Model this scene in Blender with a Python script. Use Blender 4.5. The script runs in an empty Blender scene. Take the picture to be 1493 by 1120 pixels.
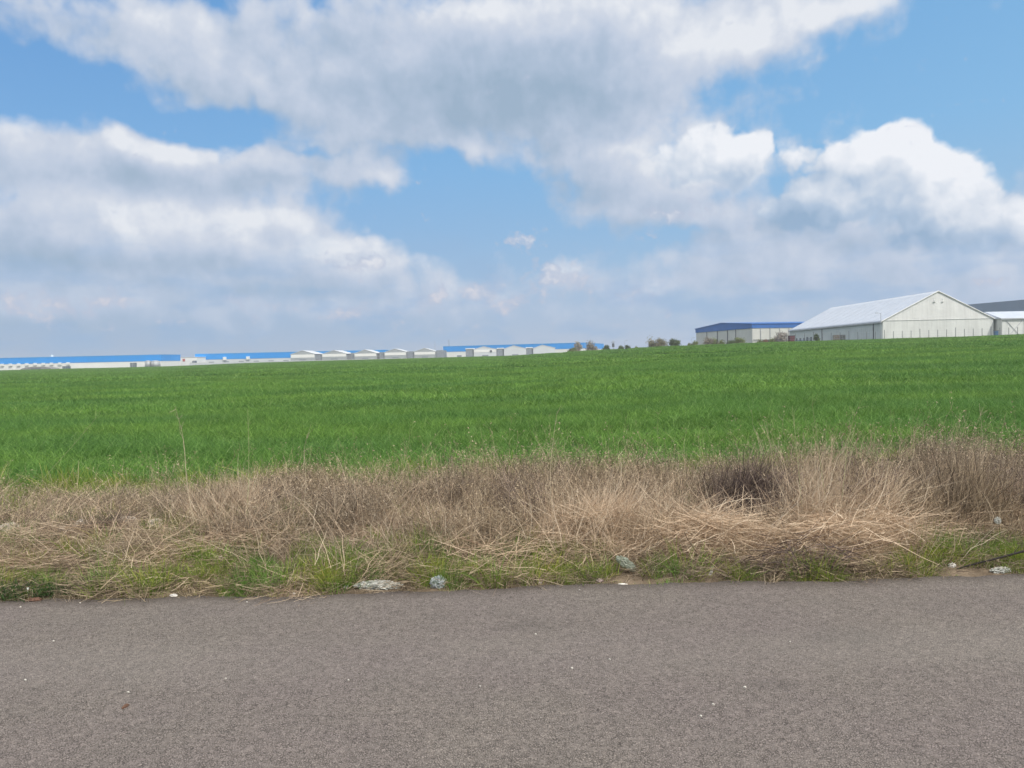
import bpy, math, random
import numpy as np
from mathutils import Matrix, Vector
R = math.radians
scene = bpy.context.scene
C = scene.collection

# ------------------------------------------------------------------ camera
F = 1128.0; W, H = 1493.0, 1120.0           # focal length in photograph pixels
CAMZ = 1.6
cam_d = bpy.data.cameras.new('camera'); cam = bpy.data.objects.new('camera', cam_d); C.objects.link(cam)
cam_d.sensor_fit = 'HORIZONTAL'; cam_d.sensor_width = 36.0; cam_d.lens = 36.0 * F / W
cam_d.clip_start = 0.05; cam_d.clip_end = 8000
PITCH, ROLL = math.atan(38.0 / F), -R(1.26)
MC = Matrix.Rotation(math.pi/2 - PITCH, 3, 'X') @ Matrix.Rotation(ROLL, 3, 'Z')
cam.matrix_world = Matrix.Translation((0, 0, CAMZ)) @ MC.to_4x4()
scene.camera = cam
MCn = np.array(MC)

def ray(px, py):
    v = MCn @ np.array([px - W/2, -(py - H/2), -F]); return v / np.linalg.norm(v)
def at(px, py, Y):
    d = ray(px, py); return np.array([0, 0, CAMZ]) + d * (Y / d[1])
def on(px, py, z=0.0):
    d = ray(px, py); t = (z - CAMZ) / d[2]; return np.array([0, 0, CAMZ]) + d * t
def pxof(x, y, z):
    p = np.stack([x, y, z - CAMZ], -1) @ MCn
    return W/2 + F * p[..., 0] / -p[..., 2], H/2 - F * p[..., 1] / -p[..., 2]

# ------------------------------------------------------------------ sun, world, exposure
SUN_EL, SUN_AZ = 51.0, 140.0                # azimuth clockwise from +Y (view direction): right and behind the camera
sd = Vector((math.sin(R(SUN_AZ))*math.cos(R(SUN_EL)), math.cos(R(SUN_AZ))*math.cos(R(SUN_EL)), math.sin(R(SUN_EL))))
sl = bpy.data.lights.new('sun', 'SUN'); sl.energy = 3.5; sl.angle = R(1.5); sl.color = (1.0, 0.94, 0.85)
so = bpy.data.objects.new('sun', sl); C.objects.link(so); so.rotation_euler = sd.to_track_quat('Z', 'Y').to_euler()
scene.view_settings.view_transform = 'Standard'; scene.view_settings.look = 'None'
scene.view_settings.exposure = 0.0; scene.view_settings.gamma = 1.0

class NT:
    """small helper for writing node trees"""
    def __init__(s, tree): s.t = tree; s.l = tree.links
    def n(s, typ, **kw):
        nd = s.t.nodes.new(typ)
        for k, v in kw.items():
            if k.startswith('i_'): s.inp(nd, k[2:].replace('_', ' '), v)
            else: setattr(nd, k, v)
        return nd
    def inp(s, nd, key, v):
        sk = nd.inputs[key] if not isinstance(key, str) or key in nd.inputs else nd.inputs[int(key)]
        if isinstance(v, bpy.types.NodeSocket): s.l.new(v, sk)
        else: sk.default_value = v
    def m(s, op, a, b=0.0, c=0.0, clamp=False):
        nd = s.t.nodes.new('ShaderNodeMath'); nd.operation = op; nd.use_clamp = clamp
        for i, v in enumerate((a, b, c)): s.inp(nd, i, v)
        return nd.outputs[0]
    def v(s, op, a, b=(0, 0, 0), scale=None):
        nd = s.t.nodes.new('ShaderNodeVectorMath'); nd.operation = op
        s.inp(nd, 0, a); s.inp(nd, 1, b)
        if scale is not None: s.inp(nd, 3, scale)
        return nd.outputs['Value'] if op in ('LENGTH', 'DOT_PRODUCT') else nd.outputs[0]
    def mapr(s, v, a, b, c=0.0, d=1.0, smooth=True):
        nd = s.t.nodes.new('ShaderNodeMapRange'); nd.interpolation_type = 'SMOOTHSTEP' if smooth else 'LINEAR'
        for i, q in enumerate((v, a, b, c, d)): s.inp(nd, i, q)
        return nd.outputs[0]
    def mix(s, f, a, b, typ='MIX'):
        nd = s.t.nodes.new('ShaderNodeMix'); nd.data_type = 'RGBA'; nd.blend_type = typ
        s.inp(nd, 0, f)
        for i, q in ((6, a), (7, b)):
            if isinstance(q, tuple) and len(q) == 3: q = q + (1,)
            s.inp(nd, i, q)
        return nd.outputs[2]
    def noise(s, vec, scale, detail=4, rough=0.5, dist=0.0, typ='FBM', dim='3D'):
        nd = s.t.nodes.new('ShaderNodeTexNoise'); nd.noise_dimensions = dim; nd.noise_type = typ
        s.l.new(vec, nd.inputs['Vector'])
        nd.inputs['Scale'].default_value = scale; nd.inputs['Detail'].default_value = detail
        nd.inputs['Roughness'].default_value = rough; nd.inputs['Distortion'].default_value = dist
        return nd.outputs[0]

def lin(r, g, b):
    f = lambda c: (c/255/12.92) if c/255 <= 0.04045 else ((c/255 + 0.055)/1.055)**2.4
    return (f(r), f(g), f(b))

# clouds are described by direction: (azimuth, elevation) in degrees
def azel(px, py):
    d = ray(px, py); return math.degrees(math.atan2(d[0], d[1])), math.degrees(math.asin(d[2]))
DEG = 1.0 / 18.4                            # degrees per photograph pixel near the middle (approx.)

def blob(b):                                # (px, py, rx, ry, tilt, amplitude) -> azimuth, elevation, radii in degrees
    px, py, rx, ry, tilt, amp = b
    a, e = azel(px, py); a1, e1 = azel(px + rx, py); a2, e2 = azel(px, py - ry)
    return a, e, max(.1, abs(a1 - a)), max(.1, abs(e2 - e)), tilt, amp

def blob_sum(N, P, blobs):
    """sum of soft gaussian puffs; the chain keeps the shader's working memory small"""
    acc = None
    for i, b in enumerate(blobs):
        a, e, ra, re, tilt, amp = blob(b)
        if i % 4 == 3: P = N.v('MULTIPLY_ADD', acc, (1e-9, 1e-9, 0), ), P
        if isinstance(P, tuple): nd, P0 = P[0].node, P[1]; N.l.new(P0, nd.inputs[2]); P = nd.outputs[0]
        s_ = (1/ra, 1/re, 0)
        nd = N.n('ShaderNodeVectorMath', operation='MULTIPLY_ADD'); N.l.new(P, nd.inputs[0])
        nd.inputs[1].default_value = s_; nd.inputs[2].default_value = (-a/ra, -e/re, 0)
        q = N.v('DOT_PRODUCT', nd.outputs[0], nd.outputs[0])
        w = N.m('POWER', .333, q)
        acc = N.m('MULTIPLY_ADD', w, amp, 0.0 if acc is None else acc)
    return acc

SOFT = [  # big soft cloud bodies
    (120, 20, 190, 60, 0, .9), (270, 90, 120, 55, -25, .9), (345, 55, 130, 75, 0, .8), (430, 120, 90, 50, 0, .55), (300, 125, 80, 28, 0, .4),
    (560, 100, 170, 120, 0, .8), (730, 60, 260, 110, 0, 1.1), (900, 70, 230, 95, 0, 1.0), (1080, 40, 170, 70, 20, .9), (1230, 10, 110, 38, 10, .9),
    (700, 160, 220, 60, 0, .8), (470, 185, 120, 40, 0, .6), (590, 205, 90, 25, 0, .5), (900, 150, 120, 60, 0, .7), (800, 215, 60, 50, 0, .5),
    (695, 224, 30, 24, 0, .75), (850, 260, 80, 55, 0, .5),
    (60, 220, 150, 50, 0, .8), (230, 225, 190, 38, -6, .85), (400, 245, 160, 40, -5, .8), (545, 262, 50, 20, 0, .8), (60, 320, 150, 90, 0, 1.0),
    (230, 320, 190, 80, 0, 1.0), (400, 335, 170, 65, -10, .85), (500, 370, 130, 45, -10, .8), (150, 400, 320, 70, 0, .9), (560, 400, 90, 36, 0, .5),
    (60, 450, 180, 45, 0, .7), (330, 450, 320, 40, 0, .55), (600, 450, 200, 34, 0, .5),
    (775, 348, 62, 13, 0, .42), (810, 400, 60, 34, 0, .62), (700, 430, 130, 26, 0, .45), (940, 430, 90, 24, 0, .45), (840, 450, 180, 22, 0, .3),
    (1010, 240, 200, 70, 0, 1.0), (950, 300, 150, 40, 0, .7), (1000, 380, 210, 34, 0, .35), (1130, 400, 200, 50, 0, .6), (1090, 320, 110, 40, 0, .6),
    (1300, 380, 300, 55, 0, .8), (1430, 430, 160, 50, 0, .7), (1250, 330, 230, 60, 0, .8), (1480, 310, 90, 50, 0, .8), (1250, 440, 260, 30, 0, .35),
    (360, 215, 30, 16, 0, -.5), (400, 85, 36, 40, 0, -.45), (725, 188, 40, 18, 0, -.45), (310, 10, 30, 25, 0, -.35), (460, 218, 60, 8, 0, -.4),
    (620, 300, 80, 44, 0, -.75), (725, 250, 60, 20, 0, -.35), (560, 330, 70, 26, -20, -.4), (1030, 340, 60, 10, 0, -.4), (680, 345, 110, 26, 0, -.35), (1060, 120, 50, 30, 30, -.4), (1060, 278, 40, 12, 0, -.3), (60, 115, 110, 40, 0, -.6), (320, 180, 130, 26, -12, -.7),
]
CUM = [   # crisp heaped clouds on the right and the small bright heads
    (1030, 215, 60, 38, 0, .9), (960, 225, 50, 25, 0, .5), (1105, 215, 50, 28, 0, .8), (1040, 250, 110, 35, 0, .7),
    (1215, 225, 48, 26, 0, .9), (1300, 210, 50, 40, 0, 1.2), (1345, 225, 36, 30, 0, .6), (1262, 240, 50, 40, 0, .6), (1325, 250, 50, 50, 0, .8), (1400, 250, 40, 34, 0, .95), (1395, 295, 60, 36, 0, .8),
    (1200, 270, 70, 36, 0, .7), (1250, 300, 120, 45, 0, .8), (1380, 340, 140, 50, 0, .8), (1480, 320, 50, 50, 0, .8), (1150, 305, 90, 36, 0, .5),
    (1300, 160, 90, 16, 0, -.3),
]
LIGHT = [  # where the cloud faces catch the sun (+) or lie thick and grey (-)
    (250, 330, 110, 40, -5, .45), (390, 315, 90, 26, -14, .5), (470, 375, 90, 30, 0, .45), (530, 392, 40, 12, 0, .4), (180, 335, 60, 40, 0, .3), (40, 290, 70, 40, 30, .35),
    (50, 445, 90, 22, 0, .4), (170, 440, 40, 10, 0, .3), (200, 25, 80, 20, 0, .3), (230, 100, 60, 35, -30, .3), (590, 90, 35, 30, 0, .35), (690, 15, 100, 22, 0, .5), (900, 10, 260, 30, 0, .35),
    (1000, 90, 120, 45, 20, .55), (1120, 50, 140, 40, 15, .65), (1260, 10, 90, 24, 0, .5), (1000, 225, 100, 50, 0, .5), (1070, 240, 60, 35, 0, .45),
    (1300, 225, 75, 55, 0, .75), (1020, 235, 120, 50, 0, .3), (1230, 250, 60, 40, 0, .4), (1330, 290, 120, 40, 0, .35), (1245, 295, 60, 36, 0, .35), (1400, 270, 60, 45, 0, .6), (1380, 335, 70, 18, 0, .3), (1430, 375, 90, 22, 0, .35), (810, 395, 48, 24, 0, .55),
    (695, 224, 26, 20, 0, .3), (280, 228, 60, 14, 0, .25), (560, 255, 40, 12, 0, .3), (950, 425, 50, 12, 0, .25), (690, 425, 60, 18, 0, .3), (1150, 375, 90, 25, 0, .2), (540, 450, 80, 10, 0, .2), (900, 215, 40, 12, 0, .3),
    (640, 130, 160, 70, 0, -.3), (760, 130, 170, 55, 0, -.55), (880, 120, 110, 50, 0, -.3), (520, 60, 120, 30, 0, -.2), (850, 280, 100, 26, 0, -.4), (60, 370, 130, 26, 0, -.4), (200, 385, 150, 18, 0, -.3), (420, 425, 130, 10, 0, -.4),
    (230, 255, 110, 20, 0, -.25), (420, 250, 110, 22, 0, -.2), (1150, 325, 80, 34, 0, -.45), (1290, 355, 130, 16, 0, -.55), (1180, 300, 60, 18, 0, -.3), (1330, 320, 80, 16, 0, -.2), (230, 410, 60, 10, 0, -.25), (100, 480, 200, 18, 0, -.3), (970, 300, 80, 12, 0, -.2),
]

def tex2(N, vec, scale, detail, rough, out=0, dist=0.0):
    nd = N.t.nodes.new('ShaderNodeTexNoise'); nd.noise_dimensions = '2D'; N.l.new(vec, nd.inputs['Vector'])
    nd.inputs['Scale'].default_value = scale; nd.inputs['Detail'].default_value = detail
    nd.inputs['Roughness'].default_value = rough; nd.inputs['Distortion'].default_value = dist
    return nd.outputs[out]
def vor2(N, vec, scale, detail=0.0, rough=.5):
    nd = N.t.nodes.new('ShaderNodeTexVoronoi'); nd.voronoi_dimensions = '2D'; nd.feature = 'F1'; N.l.new(vec, nd.inputs['Vector'])
    nd.inputs['Scale'].default_value = scale; nd.inputs['Detail'].default_value = detail; nd.inputs['Roughness'].default_value = rough
    return nd.outputs['Distance']

def density_group():
    g = bpy.data.node_groups.new('cloud_density', 'ShaderNodeTree')
    g.interface.new_socket('P', in_out='INPUT', socket_type='NodeSocketVector')
    g.interface.new_socket('Soft', in_out='OUTPUT', socket_type='NodeSocketFloat')
    g.interface.new_socket('Heap', in_out='OUTPUT', socket_type='NodeSocketFloat')
    N = NT(g); gi = N.n('NodeGroupInput'); go = N.n('NodeGroupOutput')
    P = gi.outputs[0]
    warp = N.v('SUBTRACT', tex2(N, P, .20, 3, .55, 1), (.5, .5, .5))
    fw = N.v('SUBTRACT', tex2(N, P, .8, 2, .5, 1), (.5, .5, .5))
    Pw = N.v('ADD', P, N.v('MULTIPLY', warp, (3.6, 3.0, 0)))
    soft = blob_sum(N, Pw, SOFT)
    n1 = tex2(N, N.v('MULTIPLY_ADD', P, (1, 1.15, 1)), .27, 4, .53, 0, .2)
    soft = N.m('ADD', soft, N.m('MULTIPLY', N.m('SUBTRACT', n1, .5), 1.25))
    Pv = N.v('ADD', P, N.v('MULTIPLY', fw, (1.1, 1.1, 0)))
    bil = vor2(N, Pv, .42, 2.0, .45)
    soft = N.m('ADD', soft, N.m('MULTIPLY', N.m('SUBTRACT', .5, bil), .42))
    heap = blob_sum(N, N.v('ADD', P, N.v('MULTIPLY', warp, (1.8, 1.4, 0))), CUM)
    heap = N.m('ADD', heap, N.m('MULTIPLY', N.m('SUBTRACT', .5, bil), .62))
    heap = N.m('ADD', heap, N.m('MULTIPLY', N.m('SUBTRACT', n1, .5), .30))
    N.l.new(soft, go.inputs[0]); N.l.new(heap, go.inputs[1])
    return g

world = bpy.data.worlds.new('World'); scene.world = world; world.use_nodes = True
wt = world.node_tree; wt.nodes.clear(); N = NT(wt)
sky = N.n('ShaderNodeTexSky', sky_type='NISHITA', sun_disc=False)
sky.sun_elevation = R(SUN_EL); sky.sun_rotation = R(SUN_AZ); sky.air_density = 1.15; sky.dust_density = .6; sky.ozone_density = 1.6
skyc = N.v('MULTIPLY', sky.outputs[0], (.1, .1, .1))
tc = N.n('ShaderNodeTexCoord'); sx = N.n('ShaderNodeSeparateXYZ'); N.l.new(tc.outputs['Generated'], sx.inputs[0])
az = N.m('MULTIPLY', N.m('ARCTAN2', sx.outputs[0], sx.outputs[1]), 57.2958)
el = N.m('MULTIPLY', N.m('ARCSINE', sx.outputs[2]), 57.2958)
cx = N.n('ShaderNodeCombineXYZ'); N.l.new(az, cx.inputs[0]); N.l.new(el, cx.inputs[1]); P = cx.outputs[0]
dg = density_group()
def dens(vec):
    g = N.n('ShaderNodeGroup', node_tree=dg); N.l.new(vec, g.inputs[0]); return g.outputs[0], g.outputs[1]
s0, h0 = dens(P)
s1, h1 = dens(N.v('ADD', P, (.9, 1.2, 0)))
msoft = N.m('POWER', N.mapr(s0, .20, 1.10), .8)
mheap = N.mapr(h0, .34, .72)
lb = blob_sum(N, P, LIGHT)
nb = tex2(N, P, .45, 3, .55)
Ls = N.m('ADD', N.m('MULTIPLY_ADD', lb, .62, .50), N.m('MULTIPLY', N.m('SUBTRACT', s0, s1), .30))
Ls = N.m('ADD', Ls, N.m('MULTIPLY', N.m('SUBTRACT', nb, .5), .5), clamp=True)
Lh = N.m('ADD', N.m('MULTIPLY_ADD', lb, .42, .40), N.m('MULTIPLY', N.m('SUBTRACT', h0, h1), .55), clamp=True)
def ramp(f, stops):
    r = N.n('ShaderNodeValToRGB'); e = r.color_ramp.elements
    while len(e) < len(stops): e.new(.5)
    for el_, (p, c) in zip(e, stops): el_.position = p; el_.color = c + (1,)
    N.l.new(f, r.inputs[0]); return r.outputs[0]
csoft = ramp(Ls, [(0, lin(157, 179, 202)), (.3, lin(175, 192, 214)), (.55, lin(193, 205, 224)), (.78, lin(208, 216, 230)), (1, lin(230, 234, 241))])
cheap = ramp(Lh, [(0, lin(150, 177, 206)), (.35, lin(178, 197, 220)), (.62, lin(208, 218, 232)), (1, lin(240, 243, 249))])
blue = N.v('MULTIPLY', skyc, (1.0, 1.0, 1.0))
blL = ramp(N.mapr(el, 0, 30, smooth=False), [(0, lin(150, 172, 206)), (.2, lin(142, 178, 220)), (.45, lin(124, 177, 228)), (1, lin(84, 146, 214))])
blR = ramp(N.mapr(el, 0, 30, smooth=False), [(0, lin(170, 188, 216)), (.2, lin(158, 194, 226)), (.5, lin(136, 190, 234)), (1, lin(114, 174, 228))])
bl = N.mix(N.mapr(az, -32, 34, smooth=False), blL, blR)
blue = N.mix(.85, blue, bl)
col = N.mix(msoft, blue, csoft)
col = N.mix(mheap, col, cheap)
# thick pale air low over the horizon, with rows of small far heads showing through it
hz = N.m('MULTIPLY', N.mapr(el, 10.0, -2.0), .72)
hcol = N.mix(N.mapr(az, -30, 20), lin(163, 187, 215), lin(184, 200, 224))
col = N.mix(hz, col, hcol)
LOWH = [(55, 445, 75, 28, 0, .9), (160, 440, 50, 16, 0, .6), (225, 474, 50, 12, 0, .5), (420, 452, 80, 16, 0, .55), (545, 458, 60, 16, 0, .7), (635, 432, 42, 18, 0, .7),
    (695, 420, 32, 16, 0, .75), (745, 442, 60, 18, 0, .75), (812, 402, 62, 30, 0, .95), (775, 347, 70, 14, 0, .6), (700, 480, 34, 9, 0, .55), (935, 428, 62, 17, 0, .7), (1080, 408, 34, 14, 0, .6),
    (1440, 412, 50, 14, 0, .6), (530, 388, 50, 18, 0, .8), (1000, 312, 110, 26, 0, .6), (1250, 424, 60, 12, 0, .4), (330, 440, 50, 12, 0, .45), (870, 470, 60, 8, 0, .35), (620, 480, 50, 9, 0, .5), (100, 480, 60, 8, 0, .4), (1010, 460, 60, 10, 0, .45), (1150, 440, 50, 12, 0, .45), (1380, 435, 40, 8, 0, .5)]
fw = N.v('SUBTRACT', tex2(N, P, 1.3, 2, .5, 1), (.5, .5, .5))
Pl = N.v('ADD', P, N.v('MULTIPLY', fw, (1.3, 1.0, 0)))
vb = vor2(N, Pl, .95, 1.0)
fh = N.m('MULTIPLY_ADD', N.m('SUBTRACT', .5, vb), .55, blob_sum(N, Pl, LOWH))
fh = N.m('MULTIPLY_ADD', N.m('SUBTRACT', tex2(N, N.v('MULTIPLY', P, (1, 1.8, 1)), .42, 4, .55), .5), 1.5, fh)
mf = N.m('MULTIPLY', N.mapr(fh, .25, .85), N.mapr(el, .2, 1.4))
up = N.mapr(N.m('MULTIPLY_ADD', N.m('SUBTRACT', nb, .5), 1.0, fh), .5, 1.2)
col = N.mix(N.m('MULTIPLY', mf, .80), col, N.mix(up, lin(186, 196, 217), N.mix(N.mapr(el, 2.5, 8), lin(216, 211, 219), lin(226, 229, 237))))
sh = N.mapr(tex2(N, N.v('MULTIPLY', P, (1, 2.6, 1)), .16, 4, .55), .46, .70)
col = N.mix(N.m('MULTIPLY', N.m('MULTIPLY', sh, N.mapr(el, 12, 3)), .55), col, lin(150, 182, 217))
col = N.mix(N.mapr(el, -1, -6), col, lin(120, 130, 120))
# bright broken cloud added overhead and behind the viewer, unseen, to lift ambient light
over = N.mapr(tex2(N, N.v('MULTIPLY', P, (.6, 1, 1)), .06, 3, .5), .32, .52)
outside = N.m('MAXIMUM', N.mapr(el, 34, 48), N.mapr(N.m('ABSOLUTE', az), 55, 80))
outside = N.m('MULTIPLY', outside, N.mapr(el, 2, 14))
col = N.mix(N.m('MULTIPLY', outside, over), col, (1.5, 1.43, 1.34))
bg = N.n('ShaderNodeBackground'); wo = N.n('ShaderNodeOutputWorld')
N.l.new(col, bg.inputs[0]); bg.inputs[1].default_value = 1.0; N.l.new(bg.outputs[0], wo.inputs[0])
world.cycles.sampling_method = 'MANUAL'; world.cycles.sample_map_resolution = 512

# ------------------------------------------------------------------ helpers
def props(o, label=None, cat=None, group=None, kind=None):
    for k, v in (('label', label), ('category', cat), ('group', group), ('kind', kind)):
        if v: o[k] = v
    return o
def mesh_obj(name, verts, faces, mat, parent=None, smooth=False, attr=None, link=True):
    me = bpy.data.meshes.new(name)
    if isinstance(verts, np.ndarray) and isinstance(faces, np.ndarray):
        k = faces.shape[1]
        me.vertices.add(len(verts)); me.vertices.foreach_set('co', verts.astype(np.float32).ravel())
        me.loops.add(faces.size); me.loops.foreach_set('vertex_index', faces.astype(np.int32).ravel())
        me.polygons.add(len(faces)); me.polygons.foreach_set('loop_start', np.arange(0, faces.size, k, dtype=np.int32))
        me.update(calc_edges=True)
    else:
        me.from_pydata([tuple(v) for v in verts], [], [tuple(f) for f in faces]); me.update()
    if attr is not None:
        a = me.attributes.new('rnd', 'FLOAT', 'POINT'); a.data.foreach_set('value', attr.astype(np.float32))
    if mat: me.materials.append(mat)
    if smooth: me.polygons.foreach_set('use_smooth', np.ones(len(me.polygons), bool))
    o = bpy.data.objects.new(name, me)
    if link: C.objects.link(o)
    if parent: o.parent = parent
    return o
def empty(name, loc=(0, 0, 0), rz=0):
    o = bpy.data.objects.new(name, None); C.objects.link(o); o.location = loc; o.rotation_euler = (0, 0, rz); o.empty_display_size = .2
    return o
class MB:
    def __init__(s): s.v = []; s.f = []
    def box(s, x0, x1, y0, y1, z0, z1):
        b = len(s.v)
        s.v += [(x0,y0,z0),(x1,y0,z0),(x1,y1,z0),(x0,y1,z0),(x0,y0,z1),(x1,y0,z1),(x1,y1,z1),(x0,y1,z1)]
        s.f += [tuple(b+i for i in q) for q in ((0,3,2,1),(4,5,6,7),(0,1,5,4),(1,2,6,5),(2,3,7,6),(3,0,4,7))]
        return s
    def prism(s, prof, y0, y1):             # profile in x-z, extruded along y
        b = len(s.v); n = len(prof)
        s.v += [(x, y0, z) for x, z in prof] + [(x, y1, z) for x, z in prof]
        s.f.append(tuple(b+i for i in range(n))); s.f.append(tuple(b+n+i for i in reversed(range(n))))
        for i in range(n): j = (i+1) % n; s.f.append((b+j, b+i, b+n+i, b+n+j))
        return s
    def prismx(s, prof, x0, x1):            # profile in y-z, extruded along x
        b = len(s.v); n = len(prof)
        s.v += [(x0, y, z) for y, z in prof] + [(x1, y, z) for y, z in prof]
        s.f.append(tuple(b+i for i in reversed(range(n)))); s.f.append(tuple(b+n+i for i in range(n)))
        for i in range(n): j = (i+1) % n; s.f.append((b+i, b+j, b+n+j, b+n+i))
        return s
    def tube(s, pts, r, k=6):
        b = len(s.v); n = len(pts)
        rr = r if hasattr(r, '__len__') else [r]*n
        for i, p in enumerate(pts):
            p = Vector(p); d = (Vector(pts[min(i+1, n-1)]) - Vector(pts[max(i-1, 0)])).normalized()
            u = d.orthogonal().normalized() if i == 0 else (u - d*u.dot(d)).normalized()
            w = d.cross(u)
            for j in range(k):
                a = 2*math.pi*j/k; s.v.append(tuple(p + (u*math.cos(a) + w*math.sin(a))*rr[i]))
        for i in range(n-1):
            for j in range(k):
                q = (j+1) % k; s.f.append((b+i*k+j, b+i*k+q, b+(i+1)*k+q, b+(i+1)*k+j))
        s.f.append(tuple(b+j for j in reversed(range(k)))); s.f.append(tuple(b+(n-1)*k+j for j in range(k)))
        return s
    def obj(s, name, mat, parent=None, smooth=False): return mesh_obj(name, s.v, s.f, mat, parent, smooth)

def mat(name, col, rough=.7, spec=.3, var=0.0, vscale=3.0, bump=0.0, bscale=20.0, metal=0.0, wave=None, dirt=0.0):
    m = bpy.data.materials.new(name); m.use_nodes = True; N = NT(m.node_tree); b = m.node_tree.nodes['Principled BSDF']
    b.inputs['Roughness'].default_value = rough; b.inputs['Specular IOR Level'].default_value = spec; b.inputs['Metallic'].default_value = metal
    tc = N.n('ShaderNodeTexCoord'); V = tc.outputs['Object']
    c = col + (1,)
    if var:
        n = N.noise(V, vscale, 5, .6)
        f = N.mapr(n, .3, .7, 1-var, 1+var*.6)
        c = N.v('MULTIPLY', col, N.v('SCALE', (1, 1, 1), scale=f))
        N.l.new(c, b.inputs['Base Color'])
    else: b.inputs['Base Color'].default_value = c
    if wave:                                # vertical sheet seams: period along the wall
        wv = N.t.nodes.new('ShaderNodeTexWave'); wv.bands_direction = wave[1]; wv.inputs['Scale'].default_value = wave[0]
        wv.inputs['Distortion'].default_value = 0; N.l.new(V, wv.inputs['Vector'])
        bp = N.n('ShaderNodeBump'); bp.inputs['Strength'].default_value = .5; bp.inputs['Distance'].default_value = wave[2]
        N.l.new(wv.outputs['Fac'], bp.inputs['Height']); N.l.new(bp.outputs[0], b.inputs['Normal'])
    elif bump:
        bp = N.n('ShaderNodeBump'); bp.inputs['Strength'].default_value = 1; bp.inputs['Distance'].default_value = bump
        N.l.new(N.noise(V, bscale, 5, .6), bp.inputs['Height']); N.l.new(bp.outputs[0], b.inputs['Normal'])
    return m

# ------------------------------------------------------------------ terrain
sky_px = np.array([-900, 0, 250, 400, 600, 750, 850, 1000, 1150, 1300, 1493, 2400.])
sky_py = np.array([560, 540, 534, 528, 522.5, 518.5, 512, 503.5, 498, 494, 487, 458.])
_u, _a = [], []
for p, q in zip(sky_px, sky_py):
    d = ray(p, q); _u.append(d[0]/d[1]); _a.append(d[2]/d[1])
_u = np.array(_u); _a = np.array(_a)
WHEAT = .28
def crest_y(u): return np.interp(u, [-.9, -.35, 0, .12, .3, .9], [380, 380, 300, 235, 165, 150])
def ht(x, y):
    x = np.asarray(x, float); y = np.asarray(y, float)
    ys = np.maximum(y, .5); u = np.clip(x/ys, -1.6, 1.6)
    yc = crest_y(u); hc = CAMZ + np.interp(u, _u, _a)*yc - WHEAT*.8
    t = np.clip((y - 9.0)/(yc - 9.0), 0, 1)
    far = np.clip((y - yc*1.02)/700.0, 0, 1)
    h = hc*t - 2.5*far
    # the verge swells a little behind the asphalt
    e = edge_y(x)
    h = h + .10*np.exp(-((y - e - 1.6)/1.1)**2) * (y > e) - .02*(y > e)*np.exp(-((y-e)/.3)**2)
    h = h + .035*np.sin(x*.9 + y*.7)*np.exp(-((y-7.5)/1.6)**2)
    return np.where(y < e, 0.0, h)
eL, eR = on(0, 878), on(1493, 836)
def edge_y(x):
    x = np.asarray(x, float)
    return eL[1] + (x - eL[0])*(eR[1]-eL[1])/(eR[0]-eL[0]) + .035*np.sin(x*1.7+.6) + .02*np.sin(x*5.1) + .012*np.sin(x*13.3) + .008*np.sin(x*31.)

def ground_mat():
    m = bpy.data.materials.new('soil_and_crop_floor'); m.use_nodes = True; N = NT(m.node_tree); b = m.node_tree.nodes['Principled BSDF']
    g = N.n('ShaderNodeNewGeometry'); P = g.outputs['Position']; s = N.n('ShaderNodeSeparateXYZ'); N.l.new(P, s.inputs[0])
    n = N.noise(P, 3.0, 6, .65); n2 = N.noise(P, .6, 4, .6); n3 = N.noise(P, 22., 5, .7)
    soil = N.mix(N.mapr(n, .35, .65), (.12, .09, .062), (.27, .21, .15))
    soil = N.mix(N.m('MULTIPLY', N.mapr(n3, .5, .7), .5), soil, (.26, .21, .15))
    soil = N.mix(N.m('MULTIPLY', N.mapr(n2, .52, .66), .45), soil, (.06, .085, .025))
    crop = N.mix(N.mapr(n, .35, .65), (.018, .035, .010), (.035, .07, .018))
    f = N.mapr(N.m('ADD', s.outputs[1], N.m('MULTIPLY', n2, 2.0)), 9.6, 11.2)
    N.l.new(N.mix(f, soil, crop), b.inputs['Base Color']); b.inputs['Roughness'].default_value = .95; b.inputs['Specular IOR Level'].default_value = .1
    bp = N.n('ShaderNodeBump'); bp.inputs['Distance'].default_value = .05; bp.inputs['Strength'].default_value = 1
    N.l.new(N.noise(P, 14., 6, .7), bp.inputs['Height']); N.l.new(bp.outputs[0], b.inputs['Normal'])
    return m
def axis(vals): return np.unique(np.concatenate(vals))
gx = axis([-np.geomspace(12, 3000, 60), np.arange(-12, 12.01, .12), np.geomspace(12, 3000, 60)])
gy = axis([np.array([-400, -100, -30, -10, 0, 3.]), np.arange(4, 12, .08), np.geomspace(12, 3000, 130)])
GX, GY = np.meshgrid(gx, gy)
GZ = ht(GX, GY); GZ = np.where(GY < edge_y(GX) + .0, -.012, GZ) 
nx, ny = len(gx), len(gy)
ii = (np.arange(ny-1)[:, None]*nx + np.arange(nx-1)[None, :]).ravel()
ground = mesh_obj('ground', np.stack([GX, GY, GZ], -1).reshape(-1, 3), np.stack([ii, ii+1, ii+nx+1, ii+nx], -1), ground_mat(), smooth=True)
props(ground, kind='structure')

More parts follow.
